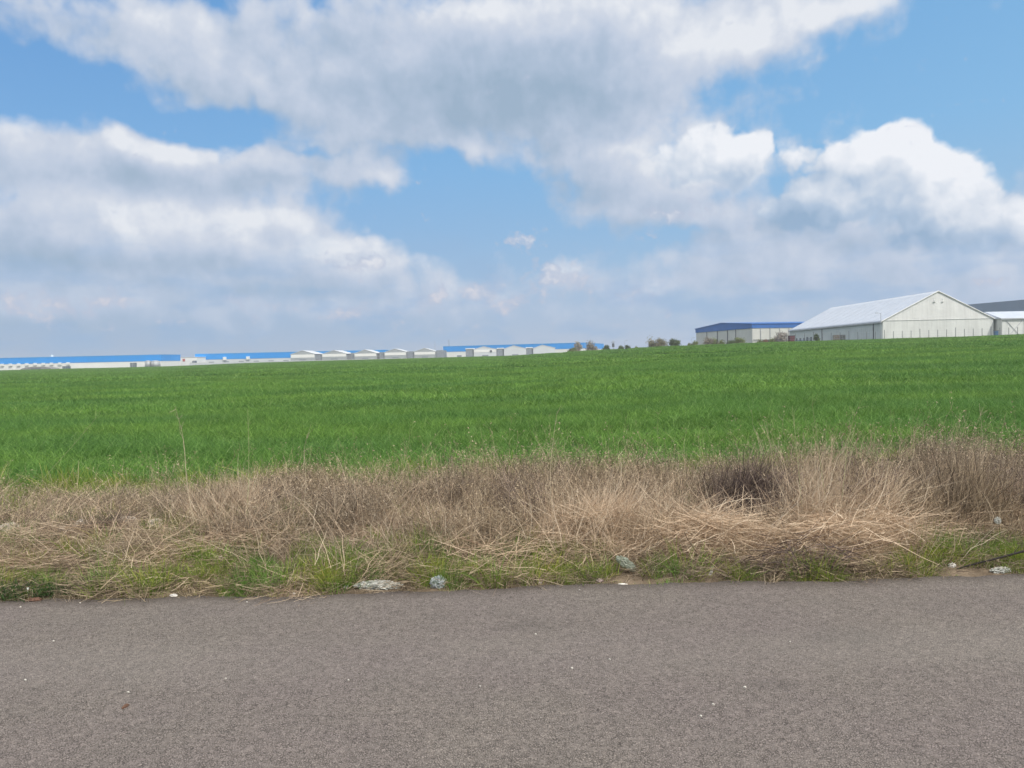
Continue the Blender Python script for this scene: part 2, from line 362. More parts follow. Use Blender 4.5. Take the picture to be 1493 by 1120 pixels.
STAINS = [(*on(771, 914)[:2], .16), (*on(1232, 930)[:2], .22), (*on(1130, 1000)[:2], .11)]
def road_mat():
    m = bpy.data.materials.new('asphalt'); m.use_nodes = True; N = NT(m.node_tree); b = m.node_tree.nodes['Principled BSDF']
    g = N.n('ShaderNodeNewGeometry'); P = g.outputs['Position']
    big = N.noise(P, .55, 4, .6); mid = N.noise(P, 2.6, 5, .65); fine = N.noise(P, 150., 3, .7); grit = N.noise(P, 62., 5, .75)
    vo = N.t.nodes.new('ShaderNodeTexVoronoi'); vo.feature = 'DISTANCE_TO_EDGE'; vo.inputs['Scale'].default_value = 100.
    wv = N.v('ADD', P, N.v('SCALE', N.t.nodes.new('ShaderNodeTexNoise').outputs['Color'], scale=0.0))
    nn = N.t.nodes.new('ShaderNodeTexNoise'); nn.inputs['Scale'].default_value = 40.; N.l.new(P, nn.inputs['Vector'])
    wv = N.v('ADD', P, N.v('SCALE', N.v('SUBTRACT', nn.outputs['Color'], (.5, .5, .5)), scale=.02)); N.l.new(wv, vo.inputs['Vector'])
    gap = N.mapr(vo.outputs['Distance'], .0, .20)          # dark pits between the stones
    vc = N.t.nodes.new('ShaderNodeTexVoronoi'); vc.feature = 'F1'; vc.inputs['Scale'].default_value = 100.; N.l.new(wv, vc.inputs['Vector'])
    cs = N.n('ShaderNodeSeparateColor'); N.l.new(vc.outputs['Color'], cs.inputs[0])
    base = N.mix(N.mapr(big, .35, .65), (.226, .193, .177), (.234, .205, .178))
    base = N.mix(N.m('MULTIPLY', N.mapr(mid, .45, .7), .5), base, (.205, .18, .16))
    stone = N.mapr(cs.outputs[0], 0, 1, .80, 1.22, smooth=False)
    base = N.v('MULTIPLY', base, N.v('SCALE', (1, 1, 1), scale=stone))
    coarse = N.noise(P, 17., 3, .6)
    keep = N.mapr(N.m('MULTIPLY_ADD', N.m('SUBTRACT', coarse, .5), .45, grit), .44, .60)                           # pits come in patches
    dark = N.m('MULTIPLY', N.m('SUBTRACT', 1.0, gap), N.m('SUBTRACT', 1.0, N.m('MULTIPLY', keep, .75)))
    base = N.mix(N.m('MULTIPLY', dark, .88), base, (.038, .032, .028))
    base = N.mix(N.m('MULTIPLY', N.mapr(fine, .60, .74), .35), base, (.42, .38, .34))
    for sx_, sy_, sr_ in STAINS:                            # old oil and tar marks
        dd = N.v('LENGTH', N.v('MULTIPLY', N.v('SUBTRACT', P, (sx_, sy_, 0)), (.55, 1, 0)))
        base = N.mix(N.m('MULTIPLY', N.mapr(N.m('MULTIPLY_ADD', N.m('SUBTRACT', mid, .5), .12, dd), sr_, sr_*.2), .20), base, (.07, .066, .06))
    tr_ = N.n('ShaderNodeSeparateXYZ'); N.l.new(P, tr_.inputs[0])
    worn = N.m('MULTIPLY', N.mapr(N.m('ABSOLUTE', N.m('SUBTRACT', tr_.outputs[1], 4.1)), .45, .1), N.mapr(big, .3, .7, .2, 1))
    base = N.mix(N.m('MULTIPLY', worn, .14), base, (.36, .33, .30))
    # dark brown strip along the crumbling edge, its border varied by noise
    at_ = N.n('ShaderNodeAttribute', attribute_name='rnd')
    e = N.m('ADD', at_.outputs['Fac'], N.m('MULTIPLY', N.m('SUBTRACT', mid, .5), .25))
    base = N.mix(N.m('MULTIPLY', N.mapr(e, .26, .06), .62), base, (.095, .08, .07))
    N.l.new(base, b.inputs['Base Color']); b.inputs['Roughness'].default_value = .88; b.inputs['Specular IOR Level'].default_value = .25
    hgt = N.m('ADD', N.m('MULTIPLY', gap, .6), N.m('MULTIPLY', grit, .9))
    bp = N.n('ShaderNodeBump'); bp.inputs['Distance'].default_value = .006; bp.inputs['Strength'].default_value = .9
    N.l.new(hgt, bp.inputs['Height']); N.l.new(bp.outputs[0], b.inputs['Normal'])
    return m
rx = axis([-np.geomspace(12, 400, 30), np.arange(-12, 12.01, .03), np.geomspace(12, 400, 30)])
rows = [0, .05, .1, .2, .3, .45, .7, 1, 2, 4, 6, 9]
RV = np.concatenate([np.stack([rx, edge_y(rx) + .02 - r, np.full_like(rx, .006 if r else -.02)], -1) for r in rows])
rn = np.concatenate([np.full(len(rx), r) for r in rows]); n_ = len(rx)
jj = (np.arange(len(rows)-1)[:, None]*n_ + np.arange(n_-1)[None, :]).ravel()
road = mesh_obj('road', RV, np.stack([jj, jj+n_, jj+n_+1, jj+1], -1), road_mat(), attr=rn)
props(road, kind='structure')

# ------------------------------------------------------------------ plants: blades and stems as thin ribbons
rng = np.random.default_rng(7)
def ribbons(base, d, bend, L, w, segs, taper=1.0, wig=0.0):
    n = len(base); t = np.linspace(0, 1, segs+1)
    side = np.cross(d, rng.normal(size=(n, 3))); side /= np.linalg.norm(side, axis=1)[:, None] + 1e-9
    P = base[:, None] + L[:, None, None]*(d[:, None]*t[None, :, None] + bend[:, None]*(t**2)[None, :, None])
    if wig: P[:, 1:] += rng.normal(size=(n, segs, 3))*wig*L[:, None, None]
    ww = w[:, None]*(1 - taper*t[None]**1.5*.92)*.5
    V = np.concatenate([P - side[:, None]*ww[..., None], P + side[:, None]*ww[..., None]], 1)   # n, 2(s+1), 3
    k = segs+1; f = []
    for i in range(segs): f.append([i, i+1, k+i+1, k+i])
    Fc = (np.arange(n)[:, None, None]*2*k + np.array(f)[None]).reshape(-1, 4)
    return V.reshape(-1, 3), Fc, P
def merge(parts):
    V, Fc, A = [], [], []; o = 0
    for v, f, a in parts: V.append(v); Fc.append(f + o); A.append(a); o += len(v)
    return np.concatenate(V), np.concatenate(Fc), np.concatenate(A)
def unit(v): return v/np.linalg.norm(v, axis=-1, keepdims=True)
def perv(val, segs): return np.repeat(val, 2*(segs+1))

def leaf_mat(name, stops, trans=.35, rough=.6, patch=None, spec=.25):
    m = bpy.data.materials.new(name); m.use_nodes = True; t = m.node_tree; N = NT(t); b = t.nodes['Principled BSDF']
    a = N.n('ShaderNodeAttribute', attribute_name='rnd'); oi = N.n('ShaderNodeObjectInfo')
    r = N.n('ShaderNodeValToRGB'); e = r.color_ramp.elements
    while len(e) < len(stops): e.new(.5)
    for q, (p, c) in zip(e, stops): q.position = p; q.color = c + (1,)
    N.l.new(a.outputs['Fac'], r.inputs[0]); c = r.outputs[0]
    c = N.v('MULTIPLY', c, N.v('SCALE', (1, 1, 1), scale=N.mapr(oi.outputs['Random'], 0, 1, .86, 1.14, smooth=False)))
    if patch:
        g = N.n('ShaderNodeNewGeometry'); pn = N.noise(N.v('MULTIPLY', g.outputs['Position'], patch[3]), patch[0], 4, .6)
        c = N.mix(N.mapr(pn, .36, .64), N.v('MULTIPLY', c, patch[1]), N.v('MULTIPLY', c, patch[2]))
    N.l.new(c, b.inputs['Base Color']); b.inputs['Roughness'].default_value = rough; b.inputs['Specular IOR Level'].default_value = spec
    tr = N.n('ShaderNodeBsdfTranslucent'); N.l.new(c, tr.inputs[0])
    mx = N.n('ShaderNodeMixShader'); mx.inputs[0].default_value = trans
    N.l.new(b.outputs[0], mx.inputs[1]); N.l.new(tr.outputs[0], mx.inputs[2]); N.l.new(mx.outputs[0], t.nodes['Material Output'].inputs[0])
    return m
M_wheat = leaf_mat('wheat_leaf', [(0, (.062, .145, .030)), (.5, (.142, .295, .058)), (.85, (.24, .43, .10)), (1, (.38, .50, .22))], .38, .5,
                   patch=(.22, (.84, .88, .92), (1.20, 1.10, .96), (.35, 1.0, 1.0)))
M_straw = leaf_mat('bleached_straw', [(0, (.24, .165, .11)), (.4, (.46, .345, .24)), (.8, (.64, .51, .37)), (1, (.76, .66, .51))], .25, .75)
M_weed = leaf_mat('dead_weed', [(0, (.05, .036, .027)), (.4, (.205, .158, .108)), (.8, (.45, .365, .25)), (1, (.70, .59, .44))], .2, .8,
                  patch=(.7, (.85, .85, .88), (1.12, 1.1, 1.05), (1, 1, 1)))
M_twig = leaf_mat('dark_twig', [(0, (.045, .032, .028)), (.5, (.11, .08, .07)), (1, (.27, .21, .175))], .08, .8)
M_grass = leaf_mat('green_grass', [(0, (.08, .15, .028)), (.5, (.17, .31, .05)), (.85, (.27, .40, .08)), (1, (.50, .46, .22))], .4, .5,
                   patch=(2.4, (.75, .82, .9), (1.5, 1.08, 1.0), (1, 1, 1)))
M_herb = leaf_mat('herb_leaf', [(0, (.03, .07, .022)), (1, (.09, .16, .05))], .3, .5)

def scatter_src(name, builders):
    col = bpy.data.collections.new(name)
    for V, Fc, A, m in builders:
        o = mesh_obj(name + '_piece', V, Fc, m, attr=A, link=False); col.objects.link(o)
    return col
def scatter(name, pts, rot, sc, col, label, cat):
    n = len(pts); me = bpy.data.meshes.new(name); me.vertices.add(n); me.vertices.foreach_set('co', pts.astype(np.float32).ravel())
    a = me.attributes.new('rot', 'FLOAT_VECTOR', 'POINT'); a.data.foreach_set('vector', rot.astype(np.float32).ravel())
    a = me.attributes.new('sc', 'FLOAT_VECTOR', 'POINT'); a.data.foreach_set('vector', sc.astype(np.float32).ravel())
    a = me.attributes.new('idx', 'INT', 'POINT'); a.data.foreach_set('value', rng.integers(0, len(col.objects), n).astype(np.int32))
    o = bpy.data.objects.new(name, me); C.objects.link(o)
    g = bpy.data.node_groups.new('spread_' + name, 'GeometryNodeTree'); g.is_modifier = True
    g.interface.new_socket('Geometry', in_out='INPUT', socket_type='NodeSocketGeometry'); g.interface.new_socket('Geometry', in_out='OUTPUT', socket_type='NodeSocketGeometry')
    nn = g.nodes.new; gi = nn('NodeGroupInput'); go = nn('NodeGroupOutput'); ip = nn('GeometryNodeInstanceOnPoints'); ci = nn('GeometryNodeCollectionInfo')
    ci.inputs['Collection'].default_value = col; ci.inputs['Separate Children'].default_value = True; ci.inputs['Reset Children'].default_value = True
    def na(nm, dt): q = nn('GeometryNodeInputNamedAttribute'); q.data_type = dt; q.inputs[0].default_value = nm; return q.outputs[0]
    L = g.links.new
    L(gi.outputs[0], ip.inputs['Points']); L(ci.outputs[0], ip.inputs['Instance']); ip.inputs['Pick Instance'].default_value = True
    L(na('idx', 'INT'), ip.inputs['Instance Index']); L(na('rot', 'FLOAT_VECTOR'), ip.inputs['Rotation']); L(na('sc', 'FLOAT_VECTOR'), ip.inputs['Scale'])
    L(ip.outputs[0], go.inputs[0])
    md = o.modifiers.new('spread', 'NODES'); md.node_group = g
    props(o, label, cat, kind='stuff'); return o

def sstep(x, a, b): t = np.clip((x-a)/(b-a), 0, 1); return t*t*(3-2*t)
# --- wheat
def wheat_patch(size, nb, w, hgt, segs=2):
    b = np.zeros((nb, 3)); b[:, 0] = rng.uniform(-.5, .5, nb)*size; b[:, 1] = rng.uniform(-.5, .5, nb)*size
    ph = rng.uniform(0, 2*math.pi, nb); ln = np.abs(rng.normal(0, .42, nb)) + .10
    d = np.stack([np.cos(ph)*ln, np.sin(ph)*ln, np.ones(nb)], -1); d = unit(d)
    cl = .85 + .22*np.sin(b[:, 0]*23/size + rng.uniform(0, 6))*np.sin(b[:, 1]*19/size + rng.uniform(0, 6)) + .18*np.sin(b[:, 0]*43/size + 2*np.sin(b[:, 1]*31/size))
    L = rng.uniform(.45, 1.15, nb)*hgt*(.35 + .65*cl); bd = np.stack([np.cos(ph), np.sin(ph), -.5*np.ones(nb)], -1)*rng.uniform(.25, 1.1, nb)[:, None]*.62
    V, Fc, _ = ribbons(b, d, bd, L, rng.uniform(.6, 1.3, nb)*w, segs)
    A = np.clip(rng.random(nb)*.95 + (rng.random(nb) < .03)*.3, 0, 1)*(.55 + .45*sstep(cl, .72, 1.05))
    return V, Fc, perv(A, segs), M_wheat
def spread(y0, y1, step, margin=1.25):
    out = []
    y = y0
    while y < y1:
        xs = np.arange(-.70*margin*y - 4, .70*margin*y + 4, step)
        p = np.stack([xs + rng.uniform(-.3, .3, len(xs))*step, y + rng.uniform(-.3, .3, len(xs))*step], -1); out.append(p); y += step
    return np.concatenate(out)
def wheat(name, y0, y1, size, step, nb, w, hgt, label, sl=0):
    src = scatter_src(name, [wheat_patch(size, nb, w, hgt) for _ in range(5)])
    p = spread(y0, y1, step)
    if y0 < 12: p = p[p[:, 1] > 9.9 + .5*np.sin(p[:, 0]*.8) + .3*np.sin(p[:, 0]*2.3)]
    u = np.clip(p[:, 0]/p[:, 1], -1, 1); p = p[p[:, 1] < crest_y(np.clip(p[:, 0]/p[:, 1], -1.6, 1.6))*1.03 + 4]
    n = len(p); z = ht(p[:, 0], p[:, 1])
    pts = np.stack([p[:, 0], p[:, 1], z], -1); rot = np.zeros((n, 3)); rot[:, 2] = rng.integers(0, 4, n)*math.pi/2 + rng.normal(0, .1, n)
    # uneven growth: lower patches and drill gaps read as darker streaks
    ly = np.log(p[:, 1])*9; g = 1 + .17*np.sin(p[:, 0]*.11 + 1.3*np.sin(ly*1.1))*np.sin(ly*2.3 + .04*p[:, 0]) + .10*np.sin(p[:, 0]*.9 + 2*np.sin(ly))*np.sin(ly*3.1) + rng.normal(0, .08, n)
    g[rng.random(n) < .04] *= .6
    sc = np.ones((n, 3)); sc[:, 2] = g
    return scatter(name, pts, rot, sc, src, label, 'wheat')
wheat('wheat_crop', 8.6, 24, 1.1, .8, 620, .0085, .30, 'young green wheat standing thick just behind the dry verge')
wheat('wheat_crop', 24, 70, 2.6, 2.0, 1300, .019, .30, 'green wheat in the middle of the field')
wheat('wheat_crop', 70, 400, 8.5, 6.5, 3800, .06, .32, 'far green wheat rising to the edge of the field below the warehouses')

# --- verge plants: every source is a tuft about 0.4 m wide
def tuft(n, h, spreadr, lean, bendv, w, m, segs=3, wig=.012, rndlo=0., rndhi=1., twigs=0, twl=.2, heads=0):
    r = np.sqrt(rng.random(n))*spreadr; ph = rng.uniform(0, 2*math.pi, n)
    b = np.stack([r*np.cos(ph), r*np.sin(ph), np.full(n, -.02)], -1)
    pd = ph + rng.normal(0, 1.0, n); ln = np.abs(rng.normal(0, lean, n))
    d = unit(np.stack([np.cos(pd)*ln, np.sin(pd)*ln, np.ones(n)], -1))
    k = np.abs(rng.normal(0, bendv, n)); bd = np.stack([np.cos(pd)*k, np.sin(pd)*k, -.5*k], -1)
    L = rng.uniform(.45, 1.1, n)*h
    V, Fc, P = ribbons(b, d, bd, L, rng.uniform(.6, 1.4, n)*w, segs, .8, wig)
    a = rng.uniform(rndlo, rndhi, n); parts = [(V, Fc, perv(a, segs))]
    if twigs:
        q = rng.integers(0, n, twigs); t = rng.uniform(.35, 1, twigs); i = np.minimum((t*segs).astype(int), segs-1); fr = (t*segs - i)[:, None]
        bb = P[q, i]*(1-fr) + P[q, i+1]*fr
        dd = unit(rng.normal(0, .8, (twigs, 3)) + np.array([0, 0, .9])); LL = rng.uniform(.3, 1.2, twigs)*twl
        v2, f2, P2 = ribbons(bb, dd, rng.normal(0, .2, (twigs, 3)), LL, np.full(twigs, w*.7), 2, .6, .03)
        parts.append((v2, f2, perv(np.clip(a[q] + rng.normal(0, .15, twigs), 0, 1), 2)))
        if heads:
            e = P2[rng.integers(0, twigs, heads), 2]; hd = unit(rng.normal(0, 1, (heads, 3)))
            v3, f3, _ = ribbons(e, hd, np.zeros((heads, 3)), rng.uniform(.008, .022, heads), rng.uniform(.004, .010, heads), 1, .5)
            parts.append((v3, f3, perv(rng.uniform(rndlo, rndhi, heads), 1)))
    V, Fc, A = merge(parts); return V, Fc, A, m
def lying(n, L0, r, w, m, lo, hi):
    rr = np.sqrt(rng.random(n))*r; ph = rng.uniform(0, 6.3, n); b = np.stack([rr*np.cos(ph), rr*np.sin(ph), rng.uniform(0, .09, n)], -1)
    pd = rng.uniform(0, 6.3, n); d = unit(np.stack([np.cos(pd), np.sin(pd), rng.normal(.1, .22, n)], -1))
    V, Fc, _ = ribbons(b, d, rng.normal(0, .15, (n, 3)), rng.uniform(.4, 1.2, n)*L0, rng.uniform(.6, 1.4, n)*w, 3, .5, .02)
    return V, Fc, perv(rng.uniform(lo, hi, n), 3), m
S_weed = scatter_src('dead_weed_stalks', [tuft(70, .50, .20, .22, .18, .0032, M_weed, 3, .02, 0, 1, 170, .13, 240) for _ in range(6)])
S_straw = scatter_src('straw_tuft', [tuft(70, .55, .28, .45, .45, .0038, M_straw, 5, .014, .1, 1) for _ in range(7)])
S_mixed = scatter_src('dry_grass_tuft', [tuft(110, .46, .26, .36, .40, .0032, M_weed, 5, .016, .2, 1) for _ in range(5)])
S_lying = scatter_src('fallen_straw', [lying(150, .28, .28, .0035, M_straw, .0, .85) for _ in range(3)] + [lying(150, .22, .28, .003, M_weed, .1, 1) for _ in range(3)])
S_green = scatter_src('grass_tuft', [tuft(110, .21, .12, .30, .42, .0046, M_grass, 4, .0, 0, .95) for _ in range(6)])
S_short = scatter_src('short_straw', [lying(60, .09, .12, .003, M_weed, .0, .8) for _ in range(3)] + [tuft(50, .07, .10, .6, .5, .0035, M_grass, 2, 0, .2, 1) for _ in range(2)] + [tuft(40, .12, .10, .5, .4, .003, M_weed, 3, .02, 0, 1) for _ in range(2)])
S_twig = scatter_src('dark_twig_tuft', [tuft(46, .55, .16, .28, .2, .0042, M_twig, 4, .025, 0, 1, 150, .2, 120) for _ in range(4)])

LITTER = [(551, 857, .17), (638, 855, .09), (911, 837, .11), (907, 850, .05), (873, 846, .05), (786, 849, .04), (1035, 838, .03), (1459, 834, .10), (1388, 829, .04), (253, 869, .05), (429, 866, .03), (506, 858, .04), (1420, 830, .08)]
def place(y_lo, y_hi, n, dens, x0=-9.5, x1=9.5):
    """random spots in the verge; dens(px, depth behind the asphalt edge) is the chance to keep one"""
    x = rng.uniform(x0, x1, n); dy = rng.uniform(y_lo, y_hi, n); y = edge_y(x) + dy
    px, py = pxof(x, y, np.zeros(n)); k = rng.random(n) < dens(px, dy, x)
    for lx, ly, lr in LITTER:
        q = on(lx, ly); k &= ~((np.abs(x - q[0]) < lr) & (y < q[1] + .06))
    x, y, px, dy = x[k], y[k], px[k], dy[k]
    return np.stack([x, y, ht(x, y)], -1), px, dy
def rots(n, tilt=.12, dx=0.0):
    r = rng.normal(0, tilt, (n, 3)); r[:, 1] += dx; r[:, 2] = rng.uniform(0, 6.28, n); return r
def leans(x, tilt=.12, base=.14, amp=.24):
    """stems combed over in swaths, mostly to the right"""
    n = len(x); r = rng.normal(0, tilt, (n, 3)); r[:, 1] += base + amp*np.sin(x*1.9 + .7*np.sin(x*4.3)); r[:, 2] = rng.normal(0, .5, n); return r
def ragged(x, dy): return .84 + .30*clump(x, dy*.6, 1.7, 5.) - .16*(clump(x, dy, .6, 2.5) < .3)
def hmap(px): return np.interp(px, [-400, 0, 120, 250, 330, 480, 620, 900, 960, 1010, 1060, 1150, 1200, 1300, 1400, 1493, 1900], [.52, .52, .44, .64, .78, .84, .95, 1.0, .9, .8, .95, 1.05, 1.1, 1.05, 1.15, 1.1, 1.1])
def clump(x, y, s=1.0, ph=0.0): return .5 + .25*np.sin(x*2.1*s + 1.7*np.sin(y*1.9*s+ph) + ph) + .25*np.sin(y*2.7*s + 1.3*np.sin(x*3.1*s+ph))

# brown weeds fill the middle of the verge
def d_weed(px, dy, x): return sstep(dy, .7, 1.5)*(1-sstep(dy, 3.6, 4.4))*1.15*clump(x, dy, 1.1)**1.5*np.interp(px, [0, 150, 300, 2000], [.45, .4, .95, 1])
p, px, dy = place(.5, 4.3, 2300, d_weed); s = hmap(px)*rng.uniform(.7, 1.15, len(p))*(.75 + .35*sstep(dy, .8, 2.2))*ragged(p[:, 0], dy)
scatter('dead_weeds', p, leans(p[:, 0], .15, .08, .16), np.stack([np.ones(len(p))]*2 + [s], -1), S_weed, 'tangle of brown dead weeds filling the roadside verge', 'weeds')
def d_mix(px, dy, x): return sstep(dy, .4, 1.1)*(1-sstep(dy, 3.3, 4.3))*(.12 + .9*clump(x, dy, .9, 2.)**1.4)*np.interp(px, [0, 200, 2000], [.7, 1, 1])
p, px, dy = place(.3, 4.2, 1700, d_mix); s = hmap(px)*rng.uniform(.6, 1.2, len(p))*(.6 + .45*sstep(dy, .6, 2.0))*ragged(p[:, 0], dy)
scatter('dry_grass', p, leans(p[:, 0], .2), np.stack([np.ones(len(p))]*2 + [s], -1), S_mixed, 'pinkish brown dry grass standing among the dead weeds', 'dry grass')
# bleached straw: clumps near the middle and right
def g2(px, dy, c, s, d, e): return np.exp(-((px-c)/s)**2 - ((dy-d)/e)**2)
def d_straw(px, dy, x): return .12 + 1.0*g2(px, dy, 900, 90, 1.2, .7) + .5*g2(px, dy, 350, 90, 1.9, .8) + .4*g2(px, dy, 600, 120, 2.4, .6) + .5*g2(px, dy, 1010, 60, .9, .5) + .4*g2(px, dy, 1400, 80, 1.6, .8) + .25*g2(px, dy, 60, 70, 1.7, .6)
p, px, dy = place(.35, 3.6, 1500, d_straw); s = hmap(px)*rng.uniform(.6, 1.1, len(p))
scatter('pale_straw', p, leans(p[:, 0], .28, .28, .2), np.stack([np.ones(len(p))]*2 + [s], -1), S_straw, 'pale bleached straw leaning over in the dry verge', 'straw')
def d_lie(px, dy, x): return (.55 + .45*g2(px, dy, 950, 220, .6, .6))*(1-.7*sstep(dy, 2.5, 3.8))*(1 - .55*g2(px, dy, 620, 160, .3, .5))*np.interp(dy, [0, .12, .5], [.12, .4, 1])*np.interp(px, [0, 480, 560, 2000], [.6, .6, 1, 1])
p, px, dy = place(.05, 3.8, 1900, d_lie)
scatter('fallen_straw', p, rots(len(p), .12), rng.uniform(.7, 1.2, (len(p), 1))*np.ones((1, 3)), S_lying, 'flattened dry straw and stalks littering the verge floor', 'straw')
p, px, dy = place(-.03, .7, 2600, lambda px, dy, x: 1 - .6*sstep(dy, .2, .7))
scatter('edge_thatch', p, rots(len(p), .1), rng.uniform(.5, 1.2, (len(p), 1))*np.ones((1, 3)), S_short, 'short thatch of dead bits and stubby grass creeping onto the asphalt edge', 'thatch')
# green grass along the asphalt and in gaps
def d_gr(px, dy, x):
    near = 2.2*np.exp(-((dy-.12)/.17)**2)*np.interp(px, [-200, 0, 250, 300, 480, 520, 640, 800, 980, 1010, 1260, 1310, 1420, 1600], [1, 1, 1, .8, 1, .8, .7, .8, .5, .03, .02, .4, .6, .7])
    mid = (.25+.9*clump(x, dy, 1.6, 3.))*(1.5*g2(px, dy, 600, 190, .65, .42) + .5*g2(px, dy, 230, 260, .45, .35) + .9*g2(px, dy, 1400, 130, .45, .4))*(1 - .9*sstep(px, 960, 1010)*(1 - sstep(px, 1270, 1320))) + .45*g2(px, dy, 120, 220, 2.2, 1.1) + .14*g2(px, dy, 420, 200, 2.2, 1.2) + .12*g2(px, dy, 830, 40, .5, .2)*3 + .10*(clump(x, dy, 1.5, 4.) > .72)
    return near + mid + .5*sstep(dy, 3.4, 4.4)
p, px, dy = place(.015, 5.0, 5200, d_gr); s = rng.uniform(.5, 1.15, len(p))*np.interp(dy, [0, .12, .3, 3, 4.5], [.62, 1.0, .85, 1.0, 1.5])*(.65 + .6*clump(p[:, 0], dy, 2.2, 1.))
scatter('green_grass', p, rots(len(p), .12), s[:, None]*np.ones((1, 3)), S_green, 'fresh green grass tufts between the asphalt and the dry weeds', 'grass')
S_wisp = scatter_src('wispy_grass', [tuft(9, .72, .16, .22, .25, .0026, M_straw, 6, .012, .1, .9, 26, .07, 30) for _ in range(6)])
def d_wi(px, dy, x): return sstep(dy, 1.5, 3.2)*(.3 + .7*clump(x, dy, 1.4, 1.))
p, px, dy = place(1.2, 5.2, 760, d_wi); s = hmap(px)*rng.uniform(.65, 1.25, len(p))
scatter('wispy_grass', p, rots(len(p), .22), np.stack([np.ones(len(p))]*2 + [s], -1), S_wisp, 'sparse wispy dry stems sticking up against the green wheat', 'dry grass')
def d_tw(px, dy, x): return .05 + .35*sstep(px, 1290, 1340)*np.exp(-((dy-2.2)/1.0)**2) + .15*g2(px, dy, 740, 160, 2.3, .6) + .15*g2(px, dy, 160, 90, 1.4, .5)
p, px, dy = place(.6, 3.6, 900, d_tw); s = hmap(px)*rng.uniform(.7, 1.1, len(p))
scatter('twiggy_weeds', p, rots(len(p), .15), np.stack([np.ones(len(p))]*2 + [s], -1), S_twig, 'dark twiggy weed stems, thickest at the right end of the verge', 'weeds')

# ------------------------------------------------------------------ buildings
M_wall = mat('pale_wall_sheet', (.60, .63, .66), .55, .4, .06, .15, wave=(.5, 'X', .05))
M_white = mat('white_sheet', (.80, .80, .78), .5, .4, .04, .2, wave=(.4, 'X', .03))
M_blue = mat('bright_blue_sheet', (.002, .29, .80), .45, .4, .05, .1, wave=(1.2, 'X', .05))
M_bluetop = mat('pale_blue_coping', (.06, .36, .74), .4, .4)
M_blueroof = mat('blue_roof_sheet', (.05, .20, .50), .5, .4, .05, .2)
M_navy = mat('dull_blue_sheet', (.030, .135, .42), .5, .4, .08, .3, wave=(1.0, 'X', .04))
M_grey = mat('grey_sheet', (.36, .39, .41), .6, .3, .1, .3, wave=(.7, 'X', .05))
M_dgrey = mat('dark_grey_metal', (.10, .115, .13), .55, .4)
M_mesh = mat('grey_mesh_door', (.26, .29, .33), .6, .3, .2, 1.2, wave=(2.0, 'X', .06))
M_steel = mat('galvanised_steel', (.42, .44, .46), .6, .4, .12, 1.0, metal=.15)
M_red = mat('faded_red_paint', (.45, .10, .08), .6, .3)
M_slate = mat('slate_blue_roof', (.085, .125, .19), .55, .35, .08, .1, wave=(.8, 'X', .04))
M_conc = mat('concrete', (.33, .32, .30), .9, .2, .15, 1.5)

def membrane(name, col, trans):
    m = bpy.data.materials.new(name); m.use_nodes = True; t = m.node_tree; N = NT(t); b = t.nodes['Principled BSDF']
    tc = N.n('ShaderNodeTexCoord'); V = tc.outputs['Object']
    n = N.noise(N.v('MULTIPLY', V, (1, 1, .25)), .5, 5, .6); n2 = N.noise(N.v('MULTIPLY', V, (1.5, 1.5, .12)), 1.2, 4, .6)
    f = N.m('MULTIPLY', N.mapr(n, .3, .7, .93, 1.03), N.mapr(n2, .35, .75, 1.0, .90))
    c = N.v('MULTIPLY', col, N.v('SCALE', (1, 1, 1), scale=f)); N.l.new(c, b.inputs['Base Color'])
    b.inputs['Roughness'].default_value = .45; b.inputs['Specular IOR Level'].default_value = .35
    bp = N.n('ShaderNodeBump'); bp.inputs['Distance'].default_value = .12; bp.inputs['Strength'].default_value = .6
    N.l.new(N.noise(N.v('MULTIPLY', V, (1, .5, 1)), .45, 3, .5), bp.inputs['Height']); N.l.new(bp.outputs[0], b.inputs['Normal'])
    tr = N.n('ShaderNodeBsdfTranslucent'); N.l.new(c, tr.inputs[0]); mx = N.n('ShaderNodeMixShader'); mx.inputs[0].default_value = trans
    N.l.new(b.outputs[0], mx.inputs[1]); N.l.new(tr.outputs[0], mx.inputs[2]); N.l.new(mx.outputs[0], t.nodes['Material Output'].inputs[0])
    return m
M_tent = membrane('white_tent_membrane', (.80, .81, .80), .12)
M_tentwall = membrane('tent_wall_sheet', (.70, .72, .70), .05)
M_roofmem = membrane('tent_roof_membrane', (.53, .575, .64), .06)

def site(name, label, cat, P0, P1, group=None):
    """an Empty at the near left corner; local x runs along the front to P1, local y runs away from the viewer"""
    P0 = np.array(P0[:2]); P1 = np.array(P1[:2]); d = P1 - P0; w = np.linalg.norm(d)
    z = float(min(ht(*P0), ht(*P1))) - .4
    o = empty(name, (P0[0], P0[1], z), math.atan2(d[1], d[0])); props(o, label, cat, group)
    return o, w, z
BLUE_GROUP = 'blue and white warehouses on the horizon'
def warehouse(label, pL, YL, pR, YR, depth, ytop, yband, wallm=M_white, roofm=M_bluetop):
    """front corners by azimuth in the photograph; ytop/yband are heights in metres above the site"""
    A = at(pL, 525, YL); B = at(pR, 525, YR)
    o, w, z = site('warehouse', label, 'warehouse', A, B, BLUE_GROUP)
    MB().box(0, w, 0, depth, 0, yband).obj('wall', wallm, o)
    MB().box(-.15, w+.15, -.15, depth+.15, yband, ytop).obj('blue_cladding', M_blue, o)
    MB().box(-.25, w+.25, -.25, depth+.25, ytop, ytop+.32).obj('coping', M_bluetop, o)
    return o, w, z
def zat(px, py, Y): return float(at(px, py, Y)[2])

